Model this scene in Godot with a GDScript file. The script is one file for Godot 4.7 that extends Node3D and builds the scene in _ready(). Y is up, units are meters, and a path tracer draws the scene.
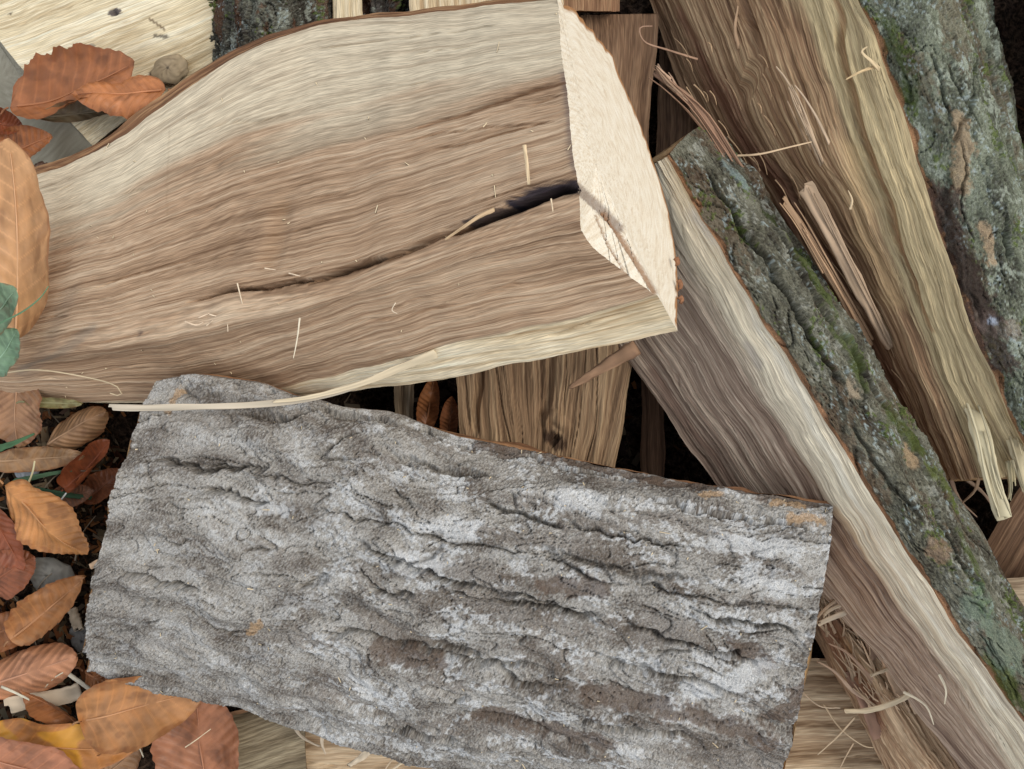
extends Node3D
# A heap of freshly split firewood lying among beech leaves, seen from straight above under an overcast sky.

const CAM_HEIGHT := 0.75
const FOCAL := 906.0

# ------------------------------------------------------------------ helpers
var ns := FastNoiseLite.new()      # smooth single-octave noise
var nf := FastNoiseLite.new()      # fractal noise
var nc := FastNoiseLite.new()      # cells
var rng := RandomNumberGenerator.new()
var mat := {}
var taken := {}
var lift := {}
var dust := []
var hh := 0.0
var cc := Color.BLACK

func at(x: float, y: float, h: float) -> Vector3:
	# a point at height h (metres) that stands at x, y of a 1024 x 769 plan drawn from the camera's place
	var k := (CAM_HEIGHT - h) / FOCAL
	return Vector3((x - 512.0) * k, h, (y - 384.5) * k)

func numbered(called: String) -> String:
	if not taken.has(called):
		taken[called] = 0
		return called
	taken[called] += 1
	return "%s_%03d" % [called, taken[called]]

func thing(called: String, label: String, category: String, where := Vector3.ZERO, group := "") -> Node3D:
	var o := Node3D.new()
	o.name = numbered(called)
	add_child(o)
	o.position = where
	o.set_meta("label", label)
	o.set_meta("category", category)
	if group != "":
		o.set_meta("group", group)
	return o

func lin(r: float, g: float, b: float) -> Color:
	return Color(r / 255.0, g / 255.0, b / 255.0).srgb_to_linear()

func sstep(a: float, b: float, x: float) -> float:
	var k := clampf((x - a) / (b - a), 0.0, 1.0)
	return k * k * (3.0 - 2.0 * k)

func mesh_node(called: String, parent: Node, m: Mesh, material: Material) -> MeshInstance3D:
	var o := MeshInstance3D.new()
	o.name = called
	o.mesh = m
	o.material_override = material
	o.cast_shadow = GeometryInstance3D.SHADOW_CASTING_SETTING_ON
	parent.add_child(o, true)
	return o

func arrays_mesh(vs: PackedVector3Array, nn: PackedVector3Array, cs: PackedColorArray, ix: PackedInt32Array, uv := PackedVector2Array()) -> ArrayMesh:
	var a := []
	a.resize(Mesh.ARRAY_MAX)
	a[Mesh.ARRAY_VERTEX] = vs
	a[Mesh.ARRAY_NORMAL] = nn
	a[Mesh.ARRAY_COLOR] = cs
	a[Mesh.ARRAY_INDEX] = ix
	if uv.size() > 0:
		a[Mesh.ARRAY_TEX_UV] = uv
	var m := ArrayMesh.new()
	m.add_surface_from_arrays(Mesh.PRIMITIVE_TRIANGLES, a)
	return m

func crom(a: Vector3, b: Vector3, c: Vector3, d: Vector3, t: float) -> Vector3:
	return 0.5 * ((2.0 * b) + (c - a) * t + (2.0 * a - 5.0 * b + 4.0 * c - d) * t * t + (3.0 * b - a - 3.0 * c + d) * t * t * t)

func resample(pts: Array, n: int) -> PackedVector3Array:
	# Catmull-Rom through the points, evenly spaced by length
	var dense := PackedVector3Array()
	var m := pts.size()
	for k in m - 1:
		var p0: Vector3 = pts[max(k - 1, 0)] if k > 0 else pts[0] * 2.0 - pts[1]
		var p3: Vector3 = pts[k + 2] if k + 2 < m else pts[m - 1] * 2.0 - pts[m - 2]
		for q in 24:
			dense.append(crom(p0, pts[k], pts[k + 1], p3, q / 24.0))
	dense.append(pts[m - 1])
	var run := PackedFloat32Array([0.0])
	for k in range(1, dense.size()):
		run.append(run[k - 1] + dense[k].distance_to(dense[k - 1]))
	var out := PackedVector3Array()
	var total := run[run.size() - 1]
	var w := 0
	for k in n:
		var want := total * k / float(n - 1)
		while w < run.size() - 2 and run[w + 1] < want:
			w += 1
		var f := 0.0 if run[w + 1] <= run[w] else clampf((want - run[w]) / (run[w + 1] - run[w]), 0.0, 1.0)
		out.append(dense[w].lerp(dense[w + 1], f))
	return out

func rail(plan: Array, n: int, jitter := 0.0005, seed_at := 0.0) -> PackedVector3Array:
	var p := []
	for q in plan:
		p.append(at(q[0], q[1], q[2]))
	var r := resample(p, n)
	var length := r[0].distance_to(r[n - 1])
	for k in n:
		var s := length * k / float(n - 1)
		r[k] += Vector3(ns.get_noise_2d(s * 22.0, seed_at), 0.5 * ns.get_noise_2d(s * 22.0, seed_at + 40.0), ns.get_noise_2d(s * 22.0, seed_at + 80.0)) * jitter * 2.0
		r[k] += Vector3(ns.get_noise_2d(s * 120.0, seed_at + 9.0), 0.0, ns.get_noise_2d(s * 120.0, seed_at + 89.0)) * jitter * 0.3
	return r

# ------------------------------------------------------------------ surfaces of wood and bark
class Look:
	var kind := "wood"
	var off := 0.0           # where in the noise
	var dark := Color.BLACK
	var mid := Color.BLACK
	var light := Color.WHITE
	var sap := Color.WHITE
	var sap_a := -1.0        # sapwood between these fractions of the width
	var sap_b := -1.0
	var soft := 0.06
	var rough := 1.0
	var wavy := 1.0
	var torn := 0.0
	var fine := 1.0          # bark: size of the plates
	var lichen := 0.35       # bark: how much pale crust
	var moss := 0.0
	var bare := 0.7
	var patchy := -1.0       # bark: pale crust and bare spots only grow beyond this fraction of the length
	var deep := 1.0
	var rim_a := 0.0         # bark: metres of bare inner bark along the two edges
	var rim_b := 0.0
	var rim := Color.BLACK

func look(d: Dictionary) -> Look:
	var l := Look.new()
	for k in d:
		l.set(k, d[k])
	return l

func wood(l: Look, s: float, t: float, u: float, v: float) -> void:
	var o := l.off
	var tw := t + 0.007 * ns.get_noise_2d(s * 2.6 + o, t * 7.0) + 0.0011 * l.wavy * ns.get_noise_2d(s * 9.0 + o, t * 40.0 + 5.0)
	var a := ns.get_noise_2d(s * 2.4 + o, tw * 120.0)
	var b := ns.get_noise_2d(s * 4.5 + o + 31.0, tw * 330.0)
	var c := ns.get_noise_2d(s * 9.0 + o + 57.0, tw * 720.0)
	var d := ns.get_noise_2d(s * 20.0 + o + 77.0, tw * 1250.0)
	var wide := ns.get_noise_2d(s * 4.0 + o + 13.0, t * 14.0 + 3.0)
	var h := l.rough * (0.00042 * a + 0.00026 * b + 0.00018 * c + 0.00010 * d) + 0.0022 * l.wavy * wide
	var m := ns.get_noise_2d(s * 6.0 + o + 91.0, t * 30.0)
	# open checks along the grain
	var r := absf(ns.get_noise_2d(s * 2.2 + o + 3.0, tw * 70.0 + 9.0))
	var open := sstep(0.05, 0.0, r) * sstep(0.15, 0.5, m)
	h -= l.rough * 0.0016 * open
	# steps where one layer of fibres tore off the next
	var q := ns.get_noise_2d(s * 3.4 + o + 17.0, tw * 62.0) + 0.5 * ns.get_noise_2d(s * 8.0 + o, tw * 170.0)
	var lev := q * 2.6
	var fl := floorf(lev)
	var ledge := fl + sstep(0.0, 0.12, lev - fl)
	h += (0.00022 + 0.0016 * l.torn) * ledge
	h += l.torn * 0.0008 * ns.get_noise_2d(s * 7.0 + o + 23.0, tw * 300.0)
	var k := clampf(0.5 + 0.20 * a + 0.18 * b + 0.22 * c + 0.22 * d + 0.16 * wide + 0.05 * ledge, 0.0, 1.0)
	var col := l.dark.lerp(l.mid, k * 2.0) if k < 0.5 else l.mid.lerp(l.light, k * 2.0 - 1.0)
	# thin dark latewood streaks and pale lifted ones
	var st := ns.get_noise_2d(s * 3.6 + o + 201.0, tw * 300.0)
	col = col.lerp(l.dark, 0.5 * sstep(0.5, 0.8, st))
	col = col.lerp(l.light, 0.5 * sstep(0.55, 0.85, -st))
	if l.sap_b > l.sap_a:
		var e := l.soft * (0.6 * a + 0.8 * m + 0.3 * b)
		var band := sstep(l.sap_a - l.soft, l.sap_a + l.soft, v + e) * (1.0 - sstep(l.sap_b - l.soft, l.sap_b + l.soft, v + e))
		var sc := l.sap.lerp(l.dark, clampf(0.12 - 0.20 * a - 0.20 * b - 0.24 * c - 0.1 * d, 0.0, 0.6))
		col = col.lerp(sc, band)
	hh = h
	cc = col

func bark(l: Look, s: float, t: float, u: float, v: float, width: float) -> void:
	var o := l.off
	var g := 1.0 / l.fine
	var s2 := s + 0.006 * ns.get_noise_2d(s * 28.0 + o, t * 34.0) + 0.0012 * ns.get_noise_2d(s * 120.0 + o, t * 120.0) + 0.0003 * ns.get_noise_2d(s * 420.0 + o, t * 420.0)
	var t2 := t + 0.0040 * ns.get_noise_2d(s * 20.0 + o + 70.0, t * 32.0) + 0.0007 * ns.get_noise_2d(s * 130.0 + o, t * 130.0 + 50.0) + 0.00025 * ns.get_noise_2d(s * 420.0 + o, t * 420.0 + 33.0)
	# shingled plates: steps of a stretched field
	var f := ns.get_noise_2d(s2 * 7.0 * g + o, t2 * 30.0 * g) + 0.5 * ns.get_noise_2d(s2 * 18.0 * g + o + 9.0, t2 * 64.0 * g)
	var lev := f * 2.3 + 0.4
	var fl := floorf(lev)
	var st := fl + sstep(0.0, 0.05, lev - fl) + 0.25 * (lev - fl)
	var gap := sstep(0.09, 0.02, lev - fl) * sstep(-0.35, 0.15, ns.get_noise_2d(s * 30.0 + o + 3.0, t * 45.0))
	var h := 0.0017 * l.deep * st - 0.0022 * l.deep * gap
	var f3 := ns.get_noise_2d(s2 * 30.0 * g + o + 19.0, t2 * 95.0 * g)
	var lev3 := f3 * 1.7
	var fl3 := floorf(lev3)
	h += 0.0007 * l.deep * (fl3 + sstep(0.0, 0.06, lev3 - fl3)) - 0.0008 * l.deep * sstep(0.10, 0.02, lev3 - fl3) * sstep(0.0, 0.4, f)
	# open furrows along the grain, short cracks across it
	var m := ns.get_noise_2d(s * 14.0 + o + 33.0, t * 36.0)
	var r1 := absf(ns.get_noise_2d(s2 * 5.0 * g + o + 111.0, t2 * 30.0 * g))
	var fur := sstep(0.045, 0.0, r1) * sstep(0.0, 0.4, m)
	var r2 := absf(ns.get_noise_2d(s2 * 14.0 * g + o + 140.0, t2 * 80.0 * g))
	var fine := sstep(0.05, 0.0, r2) * sstep(0.0, 0.4, -m)
	var r3 := absf(ns.get_noise_2d(s2 * 40.0 * g + o + 170.0, t2 * 18.0 * g))
	var across := sstep(0.04, 0.0, r3) * sstep(0.2, 0.5, ns.get_noise_2d(s * 40.0 + o, t * 55.0))
	h -= l.deep * (0.0046 * fur + 0.0018 * fine + 0.0010 * across)
	var lump := ns.get_noise_2d(s * 95.0 + o, t * 130.0)
	var grit := nf.get_noise_2d(s * 420.0 + o, t * 420.0)
	var grit2 := ns.get_noise_2d(s * 1500.0 + o, t * 1500.0)
	h += 0.00045 * lump + 0.00055 * grit + 0.00016 * grit2
	# colour: weathered crust, inner brown where plates have come off, pale lichen, moss
	var big := nf.get_noise_2d(s * 16.0 + o + 300.0, t * 30.0)
	var k := clampf(0.5 + 0.40 * grit + 0.16 * grit2 + 0.55 * big + 0.10 * lump, 0.0, 1.0)
	var col := l.dark.lerp(l.mid, k * 2.0) if k < 0.5 else l.mid.lerp(l.light, k * 2.0 - 1.0)
	var bare := sstep(0.20, 0.30, ns.get_noise_2d(s2 * 8.0 * g + o + 400.0, t2 * 34.0 * g) * 0.7 + 0.3 * nf.get_noise_2d(s * 110.0 + o, t * 160.0))
	var grown := 1.0
	if l.patchy > 0.0:
		grown = 0.42 + 0.58 * sstep(l.patchy - 0.12, l.patchy + 0.12, u + 0.16 * big + 0.08 * m)
	col = col.lerp(l.rim.lerp(l.dark, 0.5), l.bare * bare * grown)
	var lf := 0.6 * nf.get_noise_2d(s * 24.0 + o + 500.0, t * 48.0) + 0.4 * nf.get_noise_2d(s * 170.0 + o + 520.0, t * 210.0)
	var cr := sstep(0.32 - 0.5 * l.lichen, 0.42 - 0.5 * l.lichen, lf)
	col = col.lerp(l.sap, 0.7 * cr * (1.0 - bare) * grown)
	var speck := nf.get_noise_2d(s * 520.0 + o + 620.0, t * 520.0)
	col = col.lerp(Color(0.62, 0.60, 0.57), 0.7 * sstep(0.40, 0.5, speck) * l.lichen)
	col = col.lerp(l.dark * 0.6, 0.6 * sstep(0.42, 0.55, nf.get_noise_2d(s * 380.0 + o + 660.0, t * 380.0)))
	if l.moss > 0.0:
		var mf := 0.6 * nf.get_noise_2d(s * 14.0 + o + 700.0, t * 30.0) + 0.4 * nf.get_noise_2d(s * 190.0 + o + 720.0, t * 190.0)
		var ms := sstep(0.46 - 0.5 * l.moss, 0.52 - 0.5 * l.moss, mf)
		var mg := lin(66, 78, 36).lerp(lin(104, 116, 60), clampf(0.5 + grit2, 0.0, 1.0))
		col = col.lerp(mg, 0.8 * ms)
		h += 0.0014 * ms * (0.5 + 0.5 * grit2)
		var bl := 0.5 * nf.get_noise_2d(s * 30.0 + o + 800.0, t * 40.0) + 0.6 * nf.get_noise_2d(s * 240.0 + o + 820.0, t * 240.0)
		col = col.lerp(lin(160, 170, 166), 0.7 * sstep(0.46, 0.52, bl))
	# torn inner bark showing as a strip along the edges
	var ew := 0.6 + 0.6 * nf.get_noise_2d(s * 30.0 + o + 900.0, t * 60.0)
	if t < l.rim_a * ew or (width - t) < l.rim_b * ew:
		var rn := ns.get_noise_2d(s * 40.0 + o, t * 500.0)
		col = l.rim.lerp(l.rim * 1.6 if rn > 0.0 else l.rim * 0.55, absf(rn))
		h -= 0.0012
	hh = h
	cc = col

class Patch:
	var P := PackedVector3Array()      # displaced points
	var C := PackedColorArray()
	var nu := 0
	var nv := 0
	var is_bark := false

func face(called: String, parent: Node3D, rails: Array, nv: int, l: Look, inside: PackedVector3Array, marks := [], smooth := true) -> Patch:
	# a sheet that runs through the rails, with relief, normals and colours
	var nu: int = rails[0].size()
	var nr := rails.size()
	var base := PackedVector3Array()
	base.resize(nu * nv)
	var cut := PackedFloat32Array([0.0])
	for k in nr - 1:
		var gap := 0.0
		for i in range(0, nu, 10):
			gap += rails[k][i].distance_to(rails[k + 1][i])
		cut.append(cut[k] + gap)
	for i in nu:
		for j in nv:
			var x := float(j) / (nv - 1) * cut[nr - 1]
			var k := 0
			while k < nr - 2 and x > cut[k + 1]:
				k += 1
			var f := clampf((x - cut[k]) / maxf(cut[k + 1] - cut[k], 1e-6), 0.0, 1.0)
			if nr == 2 or not smooth:
				base[i * nv + j] = rails[k][i].lerp(rails[k + 1][i], f)
			else:
				var p1: Vector3 = rails[k][i]
				var p2: Vector3 = rails[k + 1][i]
				var p0: Vector3 = rails[k - 1][i] if k > 0 else p1 * 2.0 - p2
				var p3: Vector3 = rails[k + 2][i] if k + 2 < nr else p2 * 2.0 - p1
				base[i * nv + j] = crom(p0, p1, p2, p3, f)
	var S := PackedFloat32Array()
	var T := PackedFloat32Array()
	var W := PackedFloat32Array()
	S.resize(nu)
	W.resize(nu)
	T.resize(nu * nv)
	var mj := nv / 2
	var run := 0.0
	for i in nu:
		if i > 0:
			run += base[i * nv + mj].distance_to(base[(i - 1) * nv + mj])
		S[i] = run
		var across := 0.0
		for j in nv:
			if j > 0:
				across += base[i * nv + j].distance_to(base[i * nv + j - 1])
			T[i * nv + j] = across
		W[i] = across
	var H := PackedFloat32Array()
	H.resize(nu * nv)
	var C := PackedColorArray()
	C.resize(nu * nv)
	var wm := 0.0
	for i in nu:
		wm += W[i] / nu
	var is_bark := l.kind == "bark"
	var gain: float = pow(lift[mat.bark if is_bark else mat.wood], 2.0)
	var keep_edge := 0.0025 if is_bark else 0.0022
	for i in nu:
		var s := S[i]
		var u := i / float(nu - 1)
		for j in nv:
			var n := i * nv + j
			var t := T[n]
			var v := j / float(nv - 1)
			if is_bark:
				bark(l, s, t, u, v, W[i])
			else:
				wood(l, s, v * wm, u, v)
			var e := minf(t, W[i] - t)
			H[n] = hh * clampf(e / keep_edge, 0.0, 1.0)
			C[n] = cc * gain
	if marks.size() > 0:
		apply_marks(marks, base, S, T, W, H, C, nu, nv, l.off, gain, is_bark)
	# outward direction and displacement
	var P := PackedVector3Array()
	P.resize(nu * nv)
	for i in nu:
		var i0 := maxi(i - 1, 0)
		var i1 := mini(i + 1, nu - 1)
		for j in nv:
			var j0 := maxi(j - 1, 0)
			var j1 := mini(j + 1, nv - 1)
			var nrm := (base[i1 * nv + j] - base[i0 * nv + j]).cross(base[i * nv + j1] - base[i * nv + j0]).normalized()
			if nrm.dot(base[i * nv + j] - inside[i]) < 0.0:
				nrm = -nrm
			P[i * nv + j] = base[i * nv + j] + nrm * H[i * nv + j]
	var uv := PackedVector2Array()
	uv.resize(nu * nv)
	for i in nu:
		for j in nv:
			uv[i * nv + j] = Vector2(S[i], T[i * nv + j]) if is_bark else Vector2(S[i], j / float(nv - 1) * wm)
	var out := Patch.new()
	out.P = P
	out.C = C
	out.nu = nu
	out.nv = nv
	out.is_bark = is_bark
	mesh_node(called, parent, grid_mesh(P, C, nu, nv, inside, uv), mat.bark if is_bark else mat.wood)
	return out

func grid_mesh(P: PackedVector3Array, C: PackedColorArray, nu: int, nv: int, inside := PackedVector3Array(), uv := PackedVector2Array()) -> ArrayMesh:
	var N := PackedVector3Array()
	N.resize(nu * nv)
	var flips := 0
	for i in nu:
		var i0 := maxi(i - 1, 0)
		var i1 := mini(i + 1, nu - 1)
		for j in nv:
			var j0 := maxi(j - 1, 0)
			var j1 := mini(j + 1, nv - 1)
			N[i * nv + j] = (P[i1 * nv + j] - P[i0 * nv + j]).cross(P[i * nv + j1] - P[i * nv + j0]).normalized()
		if inside.size() > 0:
			flips += -1 if N[i * nv + nv / 2].dot(P[i * nv + nv / 2] - inside[i]) < 0.0 else 1
	var flip := flips < 0
	if flip:
		for n in N.size():
			N[n] = -N[n]
	var I := PackedInt32Array()
	I.resize((nu - 1) * (nv - 1) * 6)
	var w := 0
	for i in nu - 1:
		for j in nv - 1:
			var a := i * nv + j
			var b := a + nv
			if flip:
				I[w] = a; I[w + 1] = b; I[w + 2] = a + 1
				I[w + 3] = b; I[w + 4] = b + 1; I[w + 5] = a + 1
			else:
				I[w] = a; I[w + 1] = a + 1; I[w + 2] = b
				I[w + 3] = b; I[w + 4] = a + 1; I[w + 5] = b + 1
			w += 6
	return arrays_mesh(P, N, C, I, uv)

func apply_marks(marks: Array, base: PackedVector3Array, S: PackedFloat32Array, T: PackedFloat32Array, W: PackedFloat32Array, H: PackedFloat32Array, C: PackedColorArray, nu: int, nv: int, off: float, gain: float, is_bark: bool) -> void:
	# grooves (checks in wood, furrows in bark), stains and dents at places on the sheet
	var X := PackedFloat32Array()
	var Y := PackedFloat32Array()
	X.resize(nu * nv)
	Y.resize(nu * nv)
	for n in nu * nv:
		var p := base[n]
		var k := FOCAL / (CAM_HEIGHT - p.y)
		X[n] = p.x * k + 512.0
		Y[n] = p.z * k + 384.5
	for m in marks:
		var line := PackedVector2Array()
		for q in m.pts:
			var best := 1e9
			var bi := 0
			var bj := 0
			for i in range(0, nu, 5):
				for j in range(0, nv, 5):
					var n := i * nv + j
					var d := absf(X[n] - q[0]) + absf(Y[n] - q[1])
					if d < best:
						best = d; bi = i; bj = j
			best = 1e9
			var ci := bi
			var cj := bj
			for i in range(maxi(ci - 6, 0), mini(ci + 7, nu)):
				for j in range(maxi(cj - 6, 0), mini(cj + 7, nv)):
					var n := i * nv + j
					var d := absf(X[n] - q[0]) + absf(Y[n] - q[1])
					if d < best:
						best = d; bi = i; bj = j
			line.append(Vector2(S[bi], T[bi * nv + bj]))
		if line.size() == 1:
			line.append(line[0] + Vector2(0.0001, 0.0))
		var w: float = m.get("w", 0.001)
		var depth: float = m.get("d", 0.0)
		var step: float = m.get("step", 0.0)
		var reach: float = m.get("reach", 0.006)
		var wob: float = m.get("wob", 0.0012)
		var amt: float = m.get("amt", 0.0)
		var tint: Color = m.get("tint", Color.BLACK) * gain
		var far := maxf(w, reach if step != 0.0 else 0.0) + wob * 2.0
		var lo := line[0]
		var hi := line[0]
		var total := 0.0
		for k in line.size():
			lo = lo.min(line[k])
			hi = hi.max(line[k])
			if k > 0:
				total += line[k].distance_to(line[k - 1])
		lo -= Vector2(far, far)
		hi += Vector2(far, far)
		for i in nu:
			if S[i] < lo.x or S[i] > hi.x:
				continue
			for j in nv:
				var n := i * nv + j
				var t := T[n]
				if t < lo.y or t > hi.y:
					continue
				var p := Vector2(S[i], t)
				if is_bark:
					var wx := p.x
					p.x += wob * (0.8 * ns.get_noise_2d(wx * 55.0 + off, t * 90.0) + 0.25 * ns.get_noise_2d(wx * 240.0 + off, t * 240.0))
					p.y += wob * (0.8 * ns.get_noise_2d(wx * 55.0 + off + 60.0, t * 90.0) + 0.25 * ns.get_noise_2d(wx * 240.0 + off + 60.0, t * 240.0))
				else:
					p.y += wob * ns.get_noise_2d(p.x * 22.0 + off, t * 26.0)
				var bd := 1e9
				var along := 0.0
				var side := 1.0
				var acc := 0.0
				for k in line.size() - 1:
					var a := line[k]
					var ab := line[k + 1] - a
					var ln := ab.length()
					var f := clampf((p - a).dot(ab) / maxf(ln * ln, 1e-12), 0.0, 1.0)
					var q := a + ab * f
					var d := p.distance_to(q)
					if d < bd:
						bd = d
						along = acc + f * ln
						side = signf(ab.cross(p - a))
					acc += ln
				var taper := 1.0
				if m.get("taper", true) and total > 0.001:
					var x := along / total
					taper = clampf(minf(x, 1.0 - x) * 6.0 + 0.15, 0.0, 1.0)
				if depth != 0.0 and bd < w * 1.0:
					var z := bd / w
					H[n] -= depth * taper * ((1.0 - z * z) * (1.0 - z * z) if w > 0.006 else 1.0 - z * z)
				if step != 0.0 and bd < reach:
					H[n] += step * taper * side * (1.0 - bd / reach)
				if amt > 0.0:
					var wn := w * (1.0 + 0.5 * (nf.get_noise_2d(S[i] * 200.0 + off, t * 260.0) if is_bark else nf.get_noise_2d(S[i] * 30.0 + off, t * 500.0)))
					C[n] = C[n].lerp(tint, amt * sstep(wn, wn * m.get("core", 0.5), bd) * (taper if m.get("fade", false) else 1.0))

func cap(called: String, parent: Node3D, loop: PackedVector3Array, rim: PackedByteArray, rings: int, l: Look, outward: Vector3, pith: Vector3, marks := []) -> void:
	# the sawn end: rings of points from the outline to the middle, with saw marks and growth rings
	var n := loop.size()
	var mid := Vector3.ZERO
	for p in loop:
		mid += p
	mid /= n
	var P := PackedVector3Array()
	var C := PackedColorArray()
	var UV := PackedVector2Array()
	var saw := outward.cross(Vector3(0.3, 0.9, 0.4)).normalized()
	var saw2 := outward.cross(saw).normalized()
	for r in rings + 1:
		var f := 1.0 - pow(float(r) / rings, 1.0)
		for k in n:
			var kk := k
			var p := mid + (loop[kk] - mid) * maxf(f, 0.004)
			var a := p.dot(saw)
			var b := p.dot(saw2)
			var kerf := ns.get_noise_2d(a * 700.0 + l.off, b * 18.0)
			var fuzz := nf.get_noise_2d(a * 700.0 + l.off, b * 700.0)
			var dist := p.distance_to(pith)
			var ring := ns.get_noise_2d(dist * 480.0 + l.off, 4.0 + 6.0 * (p - pith).normalized().dot(saw))
			var q := clampf(0.5 + 0.26 * ring + 0.20 * fuzz + 0.08 * kerf, 0.0, 1.0)
			var col := l.dark.lerp(l.mid, q * 2.0) if q < 0.5 else l.mid.lerp(l.light, q * 2.0 - 1.0)
			var edge := loop[kk].distance_to(p)
			if rim[kk] == 1:
				var ew := 0.0026 * (1.0 + 0.6 * ns.get_noise_2d(a * 150.0, b * 150.0))
				col = col.lerp(l.rim, sstep(ew + 0.0006, ew - 0.0006, edge))
			var z := 0.00005 * kerf + 0.00012 * fuzz
			for m in marks:
				var bd := 1e9
				var kp := FOCAL / (CAM_HEIGHT - p.y)
				var here := Vector2(p.x * kp + 512.0, p.z * kp + 384.5)
				for y in m.pts.size() - 1:
					var a0 := Vector2(m.pts[y][0], m.pts[y][1])
					var ab := Vector2(m.pts[y + 1][0], m.pts[y + 1][1]) - a0
					var g := clampf((here - a0).dot(ab) / ab.length_squared(), 0.0, 1.0)
					bd = minf(bd, here.distance_to(a0 + ab * g) / kp)
				bd += 0.0008 * fuzz
				if bd < m.w:
					z -= m.get("d", 0.0) * (1.0 - bd / m.w)
					col = col.lerp(m.tint, m.amt * sstep(m.w, m.w * 0.5, bd))
			P.append(p + outward * z * clampf(edge / 0.001, 0.0, 1.0))
			UV.append(Vector2(a, b))
			C.append(col)
	var N := PackedVector3Array()
	N.resize(P.size())
	var I := PackedInt32Array()
	for r in rings:
		for k in n - 1:
			var a := r * n + k
			var b := a + n
			if (P[b] - P[a]).cross(P[a + 1] - P[a]).dot(outward) < 0.0:
				I.append_array([a, b, a + 1, b, b + 1, a + 1])
			else:
				I.append_array([a, a + 1, b, b, a + 1, b + 1])
	for r in rings + 1:
		for k in n:
			var k0 := (k - 2 + n) % n
			var k1 := (k + 2) % n
			var x := (P[mini(r + 1, rings) * n + k] - P[maxi(r - 1, 0) * n + k]).cross(P[r * n + k1] - P[r * n + k0])
			var nn := x.normalized() if x.length_squared() > 1e-16 else outward
			if nn.dot(outward) < 0.0:
				nn = -nn
			N[r * n + k] = nn.lerp(outward, 0.35).normalized() if r < rings - 2 else outward
	mesh_node(called, parent, arrays_mesh(P, N, C, I, UV), mat.sawn)

func log_piece(spec: Dictionary) -> Dictionary:
	var nu: int = spec.nu
	var rails := {}
	var q := 0.0
	for k in spec.rails:
		q += 17.0
		rails[k] = rail(spec.rails[k], nu, spec.get("jitter", 0.0006), q + spec.get("seed", 0.0))
	var inside := PackedVector3Array()
	for i in nu:
		var c := Vector3.ZERO
		for k in rails:
			c += rails[k][i]
		inside.append(c / rails.size())
	var base := inside[nu / 2]
	var low := 1e9
	for k in rails:
		for p in rails[k]:
			low = minf(low, p.y)
	base.y = low
	var root := thing(spec.called, spec.label, spec.get("category", "firewood log"), base, spec.get("group", "split firewood logs"))
	var holder := root
	# meshes are made in world places, then carried back by the thing's own place
	var patches := []
	for f in spec.faces:
		var rs := []
		for k in f.rails:
			rs.append(rails[k])
		patches.append(face(f.called, holder, rs, f.nv, f.look, inside, f.get("marks", []), f.get("smooth", true)))
	for k in spec.get("dust", 0):
		var pa: Patch = patches[0]
		dust.append(pa.P[rng.randi_range(0, pa.P.size() - 1)])
	for side in 2:
		var loop := PackedVector3Array()
		var rim := PackedByteArray()
		for p: Patch in patches:
			var i := 0 if side == 0 else p.nu - 1
			for j in p.nv:
				if j == 0 and loop.size() > 0:
					continue
				loop.append(p.P[i * p.nv + j])
				rim.append(1 if p.is_bark else 0)
		var outward := (inside[0] - inside[3]).normalized() if side == 0 else (inside[nu - 1] - inside[nu - 4]).normalized()
		# normal of the outline itself
		var area := Vector3.ZERO
		var mid := Vector3.ZERO
		for p in loop:
			mid += p
		mid /= loop.size()
		for k in loop.size() - 1:
			area += (loop[k] - mid).cross(loop[k + 1] - mid)
		area = area.normalized()
		if area.dot(outward) < 0.0:
			area = -area
		var c: Dictionary = spec.caps[side]
		cap(c.get("called", "sawn_end"), holder, loop, rim, c.rings, c.look, area, c.get("pith", mid), c.get("marks", []))
	for ch in root.get_children():
		ch.position = -base
	return {"root": root, "base": base}

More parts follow.
